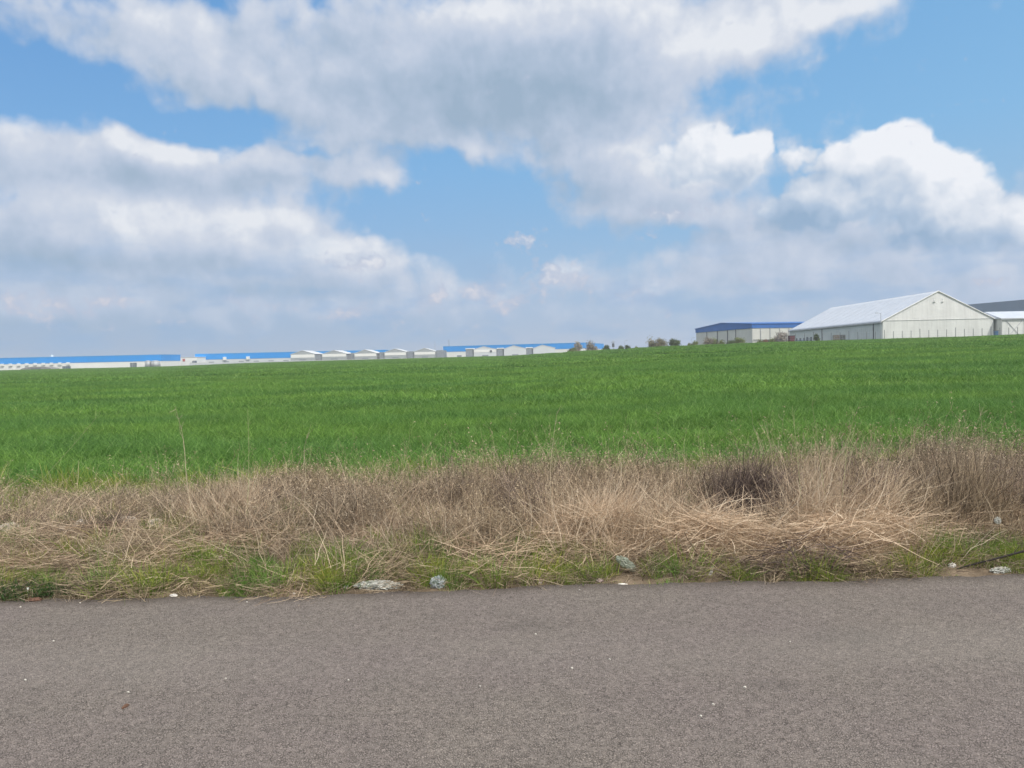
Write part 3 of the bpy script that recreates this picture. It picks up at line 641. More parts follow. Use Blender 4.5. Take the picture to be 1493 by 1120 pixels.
# far left warehouse with its loading side
Y = 470; zt, zb = zat(235, 517.6, Y), zat(235, 526.2, Y)
A = at(-330, 525, Y); B = at(235, 525, Y); zz = float(min(ht(*A[:2]), ht(*B[:2]))) - .4
o, w, z = warehouse('long warehouse with a blue band reaching the left edge of the view', -330, Y, 235, Y, 27, zt-zz, zb-zz)
for i in range(9):
    q = at(100 - i*12, 533, Y)[0] - A[0]
    MB().box(q-.9, q+.9, -.9, -.15, zb-zz-1.1, zb-zz+.35).obj('dock_light', M_white, o)
q = at(71, 520, Y)[0] - A[0]; MB().box(q-.5, q+.5, 3, 4, zt-zz+.32, zt-zz+1.5).obj('roof_vent', M_white, o)

# round silver tank, dark container and grey arched shelter in front of it
def front_thing(name, label, cat, px, Y, group=None):
    p = at(px, 530, Y); z = float(ht(p[0], p[1])) - .3
    return props(empty(name, (p[0], p[1], z)), label, cat, group), z
for k, (px, lab) in enumerate(((216, 'silver storage tank by the blue warehouse corner, left and smaller of two'), (227, 'silver storage tank by the blue warehouse corner, right and wider of two'))):
    o, z = front_thing('storage_tank', lab, 'tank', px, 463, 'storage tanks'); r = (1.8, 2.6)[k]; hh = zat(px, 526.5, 463) - z
    mb = MB(); mb.tube([(0, 0, 0), (0, 0, hh)], r, 20); mb.obj('shell', M_steel, o, True)
    mb = MB(); mb.tube([(0, 0, hh), (0, 0, hh+.35)], [r+.1, r*.3], 20); mb.obj('lid', M_steel, o)
    [MB().tube([(r*.98*math.cos(a), -r*.98*abs(math.sin(a))-.02, 0), (r*.98*math.cos(a), -r*.98*abs(math.sin(a))-.02, hh)], .06, 4).obj('rib', M_dgrey, o) for a in (.6, 1.57, 2.5)]
def container(label, px, Y, wpx, ytop, m, group='containers standing before the warehouses'):
    o, z = front_thing('shipping_container', label, 'container', px, Y, group); w_ = wpx*Y/F; hh = zat(px, ytop, Y) - z
    MB().box(-w_/2, w_/2, 0, 2.4, .12, hh).obj('body', m, o)
    MB().box(-w_/2-.04, w_/2+.04, -.05, 2.45, hh, hh+.1).obj('roof', M_dgrey, o)
    [MB().box(x-.05, x+.05, -.07, -.01, .2, hh-.1).obj('door_bar', M_steel, o) for x in (-w_*.35, -w_*.05, w_*.05, w_*.35)]
    return o
container('dark grey container under the blue band left of the silver tanks', 193, 462, 7, 529.3, mat('dark_container', (.14, .17, .19), .6, wave=(3., 'X', .04)))
container('small dark container far left below the blue band', 95, 462, 9, 534.3, mat('dark_blue_container', (.10, .14, .18), .6, wave=(3., 'X', .04)))
container('dark container in the gap before the short white building', 282.5, 490, 4.5, 526.3, mat('slate_container', (.12, .15, .20), .6, wave=(3., 'X', .04)))
o, z = front_thing('storage_shelter', 'low grey arched shelter at the field edge, far left', 'shelter', 52, 440)
wv_ = 48*440/F/2; hh = zat(52, 534.8, 440) - z
prof = [(-wv_, 0)] + [(wv_*math.cos(a), hh*math.sin(a)**.8) for a in np.linspace(math.pi-.15, .15, 12)] + [(wv_, 0)]
MB().prism(list(reversed(prof)), 0, 8).obj('cover', mat('grey_tarpaulin', (.22, .22, .22), .8, var=.2, vscale=.5), o)
MB().box(-wv_*.3, wv_*.3, -.08, -.01, 0, hh*.6).obj('door', M_dgrey, o)

# short white building between the two long warehouses
Y = 505; A, B = at(262, 525, Y), at(287, 525, Y); o, w, z = site('warehouse', 'short white building with a red mark between two blue warehouses', 'warehouse', A, B, BLUE_GROUP)
h_ = zat(270, 521.3, Y) - z; MB().box(0, w, 0, 18, 0, h_).obj('wall', M_white, o); MB().box(-.2, w+.2, -.2, 18.2, h_, h_+.3).obj('coping', M_wall, o)
q = at(268, 525, Y)[0] - A[0]; MB().box(q-.8, q+.8, -.08, -.01, h_-2.6, h_-.9).obj('sign', M_red, o); MB().box(q+4, q+6.5, -.06, -.01, 0, 2.8).obj('door', M_mesh, o)

# second long warehouse
Y = 520; zz = float(min(ht(*at(285, 525, Y)[:2]), ht(*at(562, 525, Y)[:2]))) - .4
zt, zb = zat(400, 514.3, Y), zat(400, 522.2, Y)
o, w, z = warehouse('long blue topped warehouse running behind the row of gabled halls', 285, Y, 562, Y, 40, zt-zz, zb-zz, M_wall)
for px in (328, 362):
    q = at(px, 525, Y)[0] - at(285, 525, Y)[0]; MB().box(q-1.1, q+1.1, -.8, -.15, zb-zz-.6, zb-zz+1.5).obj('vent_box', M_white, o)
for i in range(6): MB().box(9+i*10, 12.5+i*10, -.06, 0, 0, 3.2).obj('dock_door', M_mesh, o)

# third warehouse, turned so its shaded left end shows
P0 = at(647, 520, 560); P1 = at(852.5, 520, 530); zz = float(min(ht(*P0[:2]), ht(*P1[:2]))) - .4
zt, zb = zat(750, 502.9, 545), zat(750, 510.6, 545)
o, w, z = warehouse('long blue warehouse behind the right hand gabled halls, ending beside bare trees', 647, 560, 852.5, 530, 75, zt-zz, zb-zz, M_white)
q = .97*w; mb = MB(); mb.tube([(2, 6, zt-zz), (2, 6, zt-zz+5)], .12, 5); mb.obj('antenna', M_dgrey, o)
for i in range(5): MB().box(w*.1+i*11, w*.1+i*11+3.5, -.06, 0, 0, 3.4).obj('dock_door', M_mesh, o)

# row of small gabled halls, each with a grey annex
HALLS = [  # x0, x1, peak x, peak y, eave y, annex (x0, x1, top y), strip y0, y1, words, all white
    (423.7, 459, 441, 511.4, 516.6, (467, 470.5, 517.5), 517.5, 522, 'leftmost gabled hall of the row, beside the long blue front', 0),
    (469.5, 505, 487, 511, 516.2, (511, 516.5, 514.5), 516.5, 520.6, 'gabled hall second from the left in the row, narrow grey annex', 0),
    (516.5, 549, 532, 510, 515.4, (553, 560, 513.5), 516, 520, 'third gabled hall from the left, last before the blue front ends', 0),
    (560.5, 592.5, 576, 508.8, 513.6, (593.2, 603.6, 512.4), 514.4, 518.4, 'fourth gabled hall from the left with a square grey annex', 0),
    (604, 635, 619, 507.8, 512.8, (635.8, 647, 510.8), 513.6, 517.4, 'fifth gabled hall, its annex touching the third blue warehouse', 0),
    (691, 724, 705, 505.4, 509.4, (679, 690.5, 509.2), 510.4, 514, 'gabled hall with a bright panel band and round dark vent, sixth in the row', 2),
    (735, 767.5, 749, 504, 508.5, (725, 734.5, 508.5), 0, 0, 'plain pale gabled hall, second from the right in the row', 1),
    (777.5, 809.5, 791, 503.2, 507.6, (768, 777, 507.6), 0, 0, 'rightmost gabled hall of the row, plain pale front near the bushes', 1)]
for x0, x1, xp, yp, ye, an, s0_, s1_, lab, plain in HALLS:
    Y = 478; A, B = at(x0, 520, Y), at(x1, 520, Y); o, w, z = site('gabled_hall', lab, 'hall', A, B, 'white gabled halls in a row below the blue warehouses')
    ze, zp = zat(x0, ye, Y) - z, zat(xp, yp, Y) - z; xm = at(xp, 520, Y)[0] - A[0]; D = 24
    MB().prism([(0, 0), (w, 0), (w, ze), (xm, zp), (0, ze)], 0, D).obj('wall', M_grey if not plain else M_wall, o)
    t_ = .2
    MB().prism([(-.4, ze-.25), (xm, zp), (w+.4, ze-.25), (w+.4, ze-.25+t_), (xm, zp+t_), (-.4, ze-.25+t_)], -.15, D+.2).obj('roof', M_wall, o)
    if s0_: MB().box(.15, w-.15, -.1, -.01, zat(x0, s1_, Y)-z, zat(x0, s0_, Y)-z).obj('panel_band', M_white, o)
    if plain == 2:
        q = at(716, 520, Y)[0] - A[0]; mb = MB(); mb.tube([(q, -.3, ze-1.4), (q, -.1, ze-1.4)], .8, 14); mb.obj('vent', M_dgrey, o)
    MB().box(w*.36, w*.64, -.14, -.02, 0, 2.6).obj('door', M_mesh, o)
    a0, a1 = at(an[0], 520, Y)[0]-A[0], at(an[1], 520, Y)[0]-A[0]
    MB().box(a0, a1, 1.0, D-2, 0, zat(an[0], an[2], Y)-z).obj('annex', M_mesh, o)
    if an[0] > 640: MB().box(a0-.2, a1+.1, .8, D-1.8, zat(an[0], an[2], Y)-z, zat(an[0], an[2], Y)-z+.5).obj('annex_roof', M_white, o)
# low white boundary wall before the halls
A, B = at(276, 525, 470), at(846, 520, 440)
o, w, z = site('boundary_wall', 'long low white wall along the far field edge before the gabled halls', 'wall', A, B)
wt_ = zat(560, 523.4, 455) - z
MB().box(0, w, 0, .3, 0, wt_).obj('wall_panel', M_wall, o); MB().box(-.05, w+.05, -.06, .36, wt_, wt_+.12).obj('coping', M_white, o)

# ---- right side: big white tent hall
YT = 180.0; X0, X1 = at(1287, 480, YT)[0], at(1448.5, 475, YT)[0]; w = X1 - X0; D = 60.0
zg = float(ht(X0, YT)) - .6
o = empty('tent_hall', (X0, YT, zg)); props(o, 'large white gabled tent hall, tallest building at the right of the field', 'tent hall')
ze = zat(1287, 467.6, YT) - zg; zp = zat(1367, 424.5, YT) - zg; xm = w/2
MB().box(0, w, 0, .12, 0, ze).obj('front_wall', M_tentwall, o)
MB().prism([(0, ze), (w, ze), (xm, zp-.1)], -.03, .1).obj('gable', M_tent, o)
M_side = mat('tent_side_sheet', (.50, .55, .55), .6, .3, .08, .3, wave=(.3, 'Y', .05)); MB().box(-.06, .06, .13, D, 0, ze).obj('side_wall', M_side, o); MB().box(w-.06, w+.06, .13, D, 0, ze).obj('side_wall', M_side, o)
MB().prism([(0, 0), (w, 0), (w, ze), (xm, zp-.1), (0, ze)], D, D+.1).obj('back_wall', M_tentwall, o)
# roof skin: sags slightly between its frames
nxr, nyr = 14, 121; V = []; fr_ = []
for sgn in (0, 1):
    b0 = len(V)
    for j in range(nyr):
        yy = -.12 + (D+.24)*j/(nyr-1)
        for i in range(nxr):
            t = i/(nxr-1); xx = -.45 + (xm+.45)*t
            if sgn: xx = w - xx
            zz = ze - .25 + (zp + .25 - ze)*t - .16*math.sin(math.pi*((yy % 5)/5)) * math.sin(math.pi*min(1, t*1.0)) + .04
            V.append((xx, yy, zz))
    for j in range(nyr-1):
        for i in range(nxr-1): a = b0 + j*nxr + i; fr_.append((a, a+1, a+nxr+1, a+nxr))
ro = mesh_obj('roof', V, fr_, M_roofmem, o, True); sm = ro.modifiers.new('thick', 'SOLIDIFY'); sm.thickness = .06
mb = MB(); [mb.tube([(-.46, yy, ze-.2), (xm, yy, zp+.06), (w+.46, yy, ze-.2)], .015, 5) for yy in np.arange(0, D+1, 5)]; mb.obj('roof_seam', M_roofmem, o)
MB().box(-.5, -.28, -.1, D+.1, ze-.55, ze-.24).obj('eave_beam', M_steel, o); MB().box(-.02, w+.02, -.10, -.035, ze-.05, ze+.02).obj('front_rail', M_tentwall, o)
mb = MB(); mb.tube([(-.4, -.14, ze-.22), (xm, -.14, zp-.02)], .13, 6); mb.tube([(w+.4, -.14, ze-.22), (xm, -.14, zp-.02)], .13, 6); mb.obj('gable_trim', M_tent, o)
for px in (1145, 1152, 1200, 1275):
    yy = F*X0/(px-W/2) - YT
    if 0 < yy < D: MB().box(-.22, -.07, yy-.14, yy+.14, 0, ze-.5).obj('post', M_dgrey, o)
for dx in (-.95, .95):                      # little triangular vent hoods under the peak
    b = MB(); b.v = [(xm+dx-.35, -.04, zp-2.6), (xm+dx+.35, -.04, zp-2.6), (xm+dx, -.04, zp-1.5), (xm+dx, -.42, zp-2.5)]; b.f = [(0, 3, 2), (3, 1, 2), (0, 1, 3)]; b.obj('vent_hood', M_tent, o)
for q in np.linspace(w*.11, w*.89, 8): MB().box(q-.03, q+.03, -.025, -.003, 0, ze-.18).obj('wall_seam', M_tentwall, o)
MB().box(w*.27, w*.30, -.06, -.035, ze+.3, ze+3.0).obj('gable_seam', M_tent, o)

# smaller white tent to its right
o2 = empty('tent_hall', (at(1461, 475, 178)[0], 178, float(ht(70, 178))-.6)); props(o2, 'smaller white tent hall with a flat looking roof at the right edge', 'tent hall')
z2 = o2.location.z; e2, r2 = zat(1461, 464, 178)-z2, zat(1461, 455, 184)-z2
MB().box(0, 34, 0, 12, 0, e2).obj('wall', M_tentwall, o2)
MB().prismx([(-.3, e2-.1), (12.3, e2-.1), (6, r2+.1)], -.3, 34.3).obj('roof', M_roofmem, o2)
MB().box(-.3, 34.3, -.36, -.3, e2-.34, e2-.05).obj('eave_beam', M_steel, o2)
for q in (5.3, 10.6, 15.9, 21.2, 26.5): MB().box(q-.25, q+.25, -.12, -.01, 0, e2-.35).obj('post', M_tent, o2)
mb = MB(); mb.tube([(1, -.06, .6), (4.6, -.06, e2-.6)], .05, 5); mb.tube([(4.6, -.09, .6), (1, -.09, e2-.6)], .05, 5); mb.obj('brace', M_steel, o2)

# dark slate roofed hall behind the tents
A = at(1380, 470, 262); o3, w3, z3 = site('slate_roofed_hall', 'large hall with a dark slate blue roof behind the white tents', 'hall', A, (A[0]+70, 262))
zA, zB, zc = zat(1413, 444, 262)-z3, zat(1493, 437, 262)-z3, zat(1460, 456, 262)-z3
xa, xb = at(1413, 444, 262)[0]-A[0], at(1493, 437, 262)[0]-A[0]; sl_ = (zB-zA)/(xb-xa)
MB().box(0, 70, 0, 40, 0, zc).obj('wall', M_wall, o3)
MB().prism([(-.4, zc), (70.4, zc), (70.4, zA-sl_*xa + sl_*36*2 - sl_*70.4), (36, zA+sl_*(36-xa)), (-.4, zA-sl_*xa)], -.3, 40.3).obj('roof', M_slate, o3)
MB().box(3, 8, -.1, -.01, 0, 4).obj('door', M_mesh, o3)

# dull blue gabled building left of the tent, turned slightly
P0 = at(1097, 490, 250); Pf = at(1015, 490, 290); ax = np.array([P0[1]*0+Pf[1]-P0[1], P0[0]-Pf[0]]); ax = ax/np.linalg.norm(ax)
o4, w4, z4 = site('storage_hall', 'grey storage hall with a dull blue roof band left of the big tent', 'hall', P0, P0[:2]+ax*44)
D4 = float(np.linalg.norm(Pf[:2]-P0[:2])); b4 = zat(1097, 478.6, 250)-z4; t4 = zat(1097, 472.8, 250)-z4; p4 = zat(1050, 472, 271)-z4
M_hw = mat('pale_grey_cladding', (.55, .56, .53), .6, .3, .08, .3, wave=(.6, 'Y', .04))
MB().box(0, w4, 0, D4, 0, b4).obj('wall', M_hw, o4)
MB().prismx([(-.15, b4), (D4+.15, b4), (D4+.15, t4), (D4/2, p4), (-.15, t4)], -.2, w4+.2).obj('blue_cladding', M_navy, o4)
MB().prismx([(-.35, t4+.02), (D4/2, p4+.02), (D4+.35, t4+.02), (D4+.35, t4+.25), (D4/2, p4+.27), (-.35, t4+.25)], -.4, w4+.4).obj('roof', M_navy, o4)
for q in (.22, .42, .60, .74): MB().box(-.25, -.06, D4*(1-q)-.09, D4*(1-q)+.09, 0, b4).obj('column', M_dgrey, o4)
for q in (2.9, 6.3, 9.7, 13.1): MB().box(q-.1, q+.1, -.2, -.01, 0, b4).obj('column', M_steel, o4)
MB().box(.1, 16, -.3, -.21, b4*.42, b4*.42+.18).obj('rail', M_dgrey, o4)
MB().box(3.6, 6.0, -.08, -.01, 0, 3.0).obj('door', M_mesh, o4)

# wire fence before the tents
fx0, fx1, FY = at(1131, 495, 176)[0], at(1535, 485, 172)[0], 174.5
f = empty('wire_fence', (fx0, FY, float(ht(fx0, FY)))); props(f, 'wire fence with thin dark posts along the field edge before the tents', 'fence')
def fz(x): return float(ht(x, FY)) - f.location.z
xs = np.arange(fx0, fx1, 2.0)
for i, x in enumerate(xs):
    hh = 2.15 if i % 4 else 2.5
    MB().box(x-fx0-.04, x-fx0+.04, -.04, .04, fz(x)-.4, fz(x)+hh).obj('post', M_dgrey, f)
mb = MB()
for k in (.25, .8, 1.35, 1.95): mb.tube([(x-fx0, -.055, fz(x)+k) for x in xs], .012, 4)
mb.obj('wire', M_steel, f)

# lamp mast by the tent corner, masts on the horizon
def mast(label, px, Y, ytop, arm=0, r=.09, group='thin masts on the horizon', kind='lamp_mast', bulk=False):
    p = at(px, 500, Y); z = float(ht(p[0], p[1])) - .3; hh = zat(px, ytop, Y) - z
    o = props(empty(kind, (p[0], p[1], z)), label, 'mast', group)
    MB().tube([(0, 0, 0), (0, 0, hh)], [r, r*.6], 8).obj('pole', M_steel, o)
    if arm: MB().tube([(0, 0, hh-.05), (arm, 0, hh+.1)], .04, 5).obj('arm', M_steel, o); MB().box(arm*1.4-.25, arm*1.4+.25, -.15, .15, hh, hh+.14).obj('lamp_head', M_steel, o)
    if bulk: MB().box(-.45, .45, -.2, .2, hh*.45, hh*.75).obj('antenna', M_dgrey, o); MB().box(-.7, .7, -.05, .05, hh*.82, hh*.86).obj('crossarm', M_dgrey, o)
    return o
mast('lamp mast with a short arm at the left corner of the big tent', 1284.5, 178, 456.8, -.7)
mast('thin antenna mast with a dark box, between the round bushes', 894, 300, 496, 0, .14, bulk=True, kind='antenna_mast')
mast('thinnest mast on the horizon, right of the antenna mast', 911, 320, 497, .6, .07)
mast('thin mast just left of the grey storage hall', 1008.5, 250, 493, .5, .06)
mast('lamp mast behind the fifth gabled hall', 634, 500, 497.5, 0, .12)

# ------------------------------------------------------------------ far shrubs and trees
def leaf_cloud(w, d, h, nclump, nleaf, size, up=0.0):
    V = []
    cc = rng.normal(0, 1, (nclump, 3)); cc /= np.linalg.norm(cc, axis=1)[:, None]; cc *= rng.uniform(.35, 1, (nclump, 1))**.5
    cc = cc*np.array([w/2*.8, d/2*.8, h/2*.8]) + np.array([0, 0, h*.5]); rad = rng.uniform(.16, .34, nclump)*min(w, h)
    k = rng.integers(0, nclump, nleaf); p = cc[k] + rng.normal(0, .5, (nleaf, 3))*rad[k][:, None]; p[:, 2] = np.maximum(p[:, 2], .02)
    d_ = unit(rng.normal(0, 1, (nleaf, 3)) + np.array([0, 0, up])); v, f_, _ = ribbons(p, d_, np.zeros((nleaf, 3)), rng.uniform(.6, 1.4, nleaf)*size, rng.uniform(.4, .8, nleaf)*size, 1, .6)
    a = np.clip(rng.random(nclump)[k]*.7 + rng.random(nleaf)*.3, 0, 1)
    return v, f_, perv(a, 1)
M_olive = leaf_mat('olive_leaf', [(0, (.10, .13, .045)), (1, (.28, .32, .13))], .3)
M_dkgreen = leaf_mat('dark_shrub_leaf', [(0, (.06, .09, .04)), (1, (.16, .21, .09))], .3)
M_budding = leaf_mat('budding_twigs', [(0, (.22, .19, .15)), (1, (.46, .42, .34))], .2)
M_bark = mat('bark', (.12, .095, .075), .9, .1, .3, 4)
def shrub(label, px, Y, wpx, ytop, m, kind='shrub', cat='shrub', group='shrubs along the far field edge', trunk=True, n=900):
    n = int(n*2.6)
    p = at(px, 505, Y); z = float(ht(p[0], p[1])) - .25; hh = zat(px, ytop, Y) - z; w_ = wpx*Y/F
    o = props(empty(kind, (p[0], p[1], z)), label, cat, group)
    v, f_, a = leaf_cloud(w_, w_*.8, hh, 16, n, .05*hh + .12); mesh_obj('crown', v, f_, m, o, attr=a)
    if trunk:
        mb = MB()
        for k in range(7):
            a_ = rng.uniform(0, 6.3); r_ = rng.uniform(.1, .42)
            mb.tube([(0, 0, 0), (w_*r_*.4*math.cos(a_), w_*r_*.4*math.sin(a_), hh*.4), (w_*r_*math.cos(a_), w_*r_*math.sin(a_), hh*rng.uniform(.75, .98))], [.07, .045, .02], 5)
        mb.obj('trunk', M_bark, o)
    return o
T = 'tree'; G2 = 'small bare trees beside the third blue warehouse'
shrub('small bare tree in front of the right end of the blue warehouse', 843.5, 330, 11, 496.5, M_budding, T, T, G2, n=420)
shrub('round bare brownish tree just right of the blue warehouse', 863, 300, 16, 497.8, M_budding, T, T, G2, n=700)
shrub('low green shrub at the foot of the small bare tree', 834, 300, 16, 507.5, M_olive)
shrub('round dark green shrub between the bare tree and the antenna mast', 884, 290, 12, 504.2, M_dkgreen)
shrub('small dark shrub right beside the antenna mast', 905.5, 280, 7, 503.8, M_dkgreen)
shrub('small dark shrub under the thinnest mast', 915, 280, 7, 503.6, M_dkgreen)
shrub('tiny green shrub alone on the horizon left of the tan domed bush', 928, 275, 5, 505.5, M_olive)
shrub('wide tan domed bush with green foot, largest on the horizon', 958, 262, 32, 494.2, leaf_mat('tan_bush', [(0, (.10, .10, .05)), (1, (.33, .30, .19))], .3), n=1300)
shrub('dark green bush touching the tan domed bush', 985, 262, 24, 494.5, M_dkgreen, n=1100)
for px, wp, yt, m, lab in ((1012, 22, 498.5, M_olive, 'low olive shrub at the left foot of the grey storage hall'),
                           (1034, 14, 491.5, M_budding, 'budding brown shrub against the shaded wall of the storage hall'),
                           (1044, 26, 494, M_olive, 'broad olive green shrub before the shaded wall of the storage hall'),
                           (1066, 12, 496, M_dkgreen, 'dark low shrub between two olive ones at the storage hall'),
                           (1078, 17, 492.5, M_olive, 'olive shrub near the lit corner of the storage hall'),
                           (1107, 10, 496, M_olive, 'small olive shrub before the cream wall of the storage hall'),
                           (1117, 9, 494.5, leaf_mat('rusty_leaf', [(0, (.14, .08, .05)), (1, (.34, .22, .14))], .2), 'small rusty orange shrub before the cream wall')):
    shrub(lab, px, 222, wp, yt, m, n=700)
shrub('pale budding tree in front of the left corner of the big tent', 1138, 205, 21, 482.5, leaf_mat('pale_buds', [(0, (.20, .17, .15)), (1, (.48, .44, .40))], .3), T, T, 'trees at the tents', n=700)
shrub('dark small bush against the shaded side wall of the big tent', 1190.5, 182, 7.5, 487.5, M_dkgreen, group='shrubs at the tents', n=500)
shrub('wide pale green hedge bush low at the foot of the pale budding tree', 1126, 205, 14, 494, M_olive, group='shrubs at the tents', n=500)

# yard clutter along the tent side
GC = 'goods stacked along the shaded tent wall'
def yard(name, label, cat, px, wpx, ytop, m, Y=178.5, lid=None):
    p = at(px, 492, Y); z = float(ht(p[0], p[1])) - .2; hh = zat(px, ytop, Y) - z; w_ = wpx*Y/F
    o = props(empty(name, (p[0], p[1], z)), label, cat, GC)
    return o, w_, hh
o, w_, hh = yard('metal_skip', 'dark maroon metal skip by the left end of the tent wall', 'skip', 1155.5, 7.5, 489.6, M_red)
MB().prism([(-w_/2+.15, .1), (w_/2-.15, .1), (w_/2, hh), (-w_/2, hh)], 0, 1.4).obj('body', mat('maroon_paint', (.10, .035, .045), .6), o); MB().box(-w_/2-.05, w_/2+.05, -.05, 1.45, hh, hh+.08).obj('rim', M_dgrey, o)
o, w_, hh = yard('pipe_rack', 'low rack of blue grey pipes right of the maroon skip', 'rack', 1168, 14, 493.2, M_dgrey)
for q in (-.4, 0, .4): MB().box(w_*q-.04, w_*q+.04, 0, 1, 0, hh).obj('upright', M_dgrey, o)
mb = MB(); [mb.tube([(-w_/2, .15+.2*i, .35+.28*j), (w_/2, .15+.2*i, .35+.28*j)], .09, 7) for i in range(4) for j in range(3)]; mb.obj('pipe', mat('blue_grey_pipe', (.11, .16, .22), .5), o)
o, w_, hh = yard('pipe_rack', 'second low rack of pipes, between the maroon skip and the dark bush', 'rack', 1181, 7, 491.5, M_dgrey)
for q in (-.4, .4): MB().box(w_*q-.04, w_*q+.04, 0, 1, 0, hh).obj('upright', M_dgrey, o)
mb = MB(); [mb.tube([(-w_/2, .15+.2*i, .3+.3*j), (w_/2, .15+.2*i, .3+.3*j)], .09, 7) for i in range(3) for j in range(4)]; mb.obj('pipe', mat('slate_pipe', (.09, .12, .15), .5), o)
for px, wp, yt, c_, lab in ((1220.5, 8, 488.6, (.27, .20, .14), 'light brown pallet stack by the tent wall'), (1228.5, 9, 487.6, (.085, .08, .07), 'dark pallet stack right of the light brown one')):
    o, w_, hh = yard('pallet_stack', lab, 'pallets', px, wp, yt, None); mm = mat('pallet_wood', c_, .9, .1, .3, 3); z_ = .02
    mb = MB()
    while z_ < hh - .1: mb.box(-w_/2, w_/2, 0, 1.1, z_+.07, z_+.11); [mb.box(w_*q-.06, w_*q+.06, .02, 1.08, z_, z_+.068) for q in (-.42, 0, .42)]; z_ += .16
    mb.obj('pallets', mm, o)
o, w_, hh = yard('waste_bin', 'blue bin in the gap between the two white tents', 'bin', 1453.5, 5, 480.5, None, 176.2)
MB().prism([(-w_/2+.08, .08), (w_/2-.08, .08), (w_/2, hh*.85), (-w_/2, hh*.85)], 0, .7).obj('body', mat('blue_bin', (.05, .12, .22), .5), o); MB().box(-w_/2-.04, w_/2+.04, -.05, .75, hh*.85+.003, hh*.85+.1).obj('lid', M_dgrey, o)

# ------------------------------------------------------------------ single plants in the verge
def ground_at(px, py):                      # where the photograph's ground point lies
    p = on(px, py); return np.array([p[0], p[1], float(ht(p[0], p[1]))])
# large fountain of bleached straw
def straw_clump(label, px, py, rx_, ry_, h, n, m, lean=(.25, 0), sp=.5, name='straw_clump', w=.0042, group=None, lo=.25, hi=1., segs=6, low=0):
    c = ground_at(px, py); b = rng.normal(0, .5, (n, 2))*np.array([rx_, ry_])*rng.uniform(.5, 1.6, (n, 1)); z = ht(c[0]+b[:, 0], c[1]+b[:, 1]) - c[2]
    base = np.stack([b[:, 0], b[:, 1], z], -1); th = np.abs(rng.normal(0, sp, n)); ph = rng.uniform(0, 6.28, n)
    d = unit(np.stack([np.cos(ph)*th + lean[0], np.sin(ph)*th + lean[1], np.ones(n)], -1)); k = np.abs(rng.normal(.15, .3, n))
    L = h*rng.uniform(.15, 1.0, n)**.8*(1 + .25*np.sin(b[:, 0]*17 + b[:, 1]*9))*(1 - .3*np.clip(np.abs(b[:, 0])/rx_, 0, 1))
    bd = np.stack([d[:, 0]*k*1.6, d[:, 1]*k*1.6, -.75*k], -1)
    v, f_, _ = ribbons(base, d, bd, L, rng.uniform(.5, 1.3, n)*w*np.where(rng.random(n) < .12, 1.9, 1), segs, .75, .02); parts = [(v, f_, perv(rng.uniform(lo, hi, n)**.9, segs))]
    if low:
        b = rng.normal(0, .5, (low, 2))*np.array([rx_, ry_*1.2]); pd = rng.uniform(0, 6.3, low)
        bb = np.stack([b[:, 0], b[:, 1], rng.uniform(0, .28, low)*np.exp(-(b[:, 0]/rx_)**2)], -1); d = unit(np.stack([np.cos(pd), np.sin(pd)*.6, rng.normal(-.05, .3, low)], -1))
        v, f_, _ = ribbons(bb, d, rng.normal(0, .25, (low, 3)), rng.uniform(.15, .4, low), rng.uniform(.6, 1.3, low)*w, 4, .5, .02); parts.append((v, f_, perv(rng.uniform(lo*.6, hi, low), 4)))
    v, f_, a = merge(parts); o = mesh_obj(name, v, f_, m, attr=a); o.location = c
    return props(o, label, 'grass clump', group)
GS = 'straw clumps in the verge'
straw_clump('tallest clump of bleached straw, right of the dark bramble, reaching over the field', 1180, 792, .26, .26, .86, 620, M_straw, (.12, 0), .30, group=GS, low=500)
straw_clump('bleached straw clump leaning right, between the tallest clump and the right twig bush', 1262, 785, .36, .30, .72, 700, M_straw, (.42, 0), .42, group=GS, low=500)
straw_clump('matted straw heap hanging over the dark hollow at the asphalt edge', 1218, 812, .46, .20, .36, 800, M_straw, (.30, -.15), .75, group=GS, low=1500, lo=.1)
straw_clump('straw clump spilling low towards the asphalt before the pale split stem', 1292, 806, .30, .16, .34, 420, M_straw, (.5, -.1), .6, group=GS, low=700, lo=.1)
straw_clump('grey brown dry stems behind the tallest straw clump', 1225, 765, .55, .22, .82, 900, M_weed, (.15, 0), .32, name='dead_stem_clump', w=.0036, lo=.2, hi=1.)
straw_clump('bleached straw clump leaning right at the middle of the verge', 870, 795, .40, .20, .62, 1300, M_straw, (.35, 0), .45, group=GS, low=900)
straw_clump('flattened golden straw mat left of the dark hollow at the asphalt edge', 1030, 808, .62, .20, .26, 700, M_straw, (.45, 0), .7, group=GS, low=2200, lo=.1)
straw_clump('narrow upright straw clump at the left third of the verge', 345, 770, .25, .15, .58, 600, M_straw, (.05, 0), .3, group=GS)
straw_clump('dark twiggy bramble standing behind the flattened straw', 1080, 765, .34, .22, .66, 2000, M_twig, (.30, 0), .42, name='bramble_bush', w=.0052, lo=0, hi=.75)
straw_clump('dark dead stems drooping over the hollow under the matted straw heap', 1170, 838, .50, .05, .13, 420, M_twig, (.6, -.25), .9, name='dead_stem_clump', w=.0042, lo=0, hi=.7, low=260)
straw_clump('brown twiggy bush before the pale stones on the left', 165, 795, .28, .16, .32, 700, M_twig, (.2, 0), .7, name='dead_stem_clump', w=.0035, lo=.2, hi=1.)
straw_clump('tall brown twig bush at the right end of the verge', 1405, 782, .45, .28, .84, 1100, M_weed, (.05, 0), .34, name='twig_bush', w=.0042, lo=.0, hi=.8)

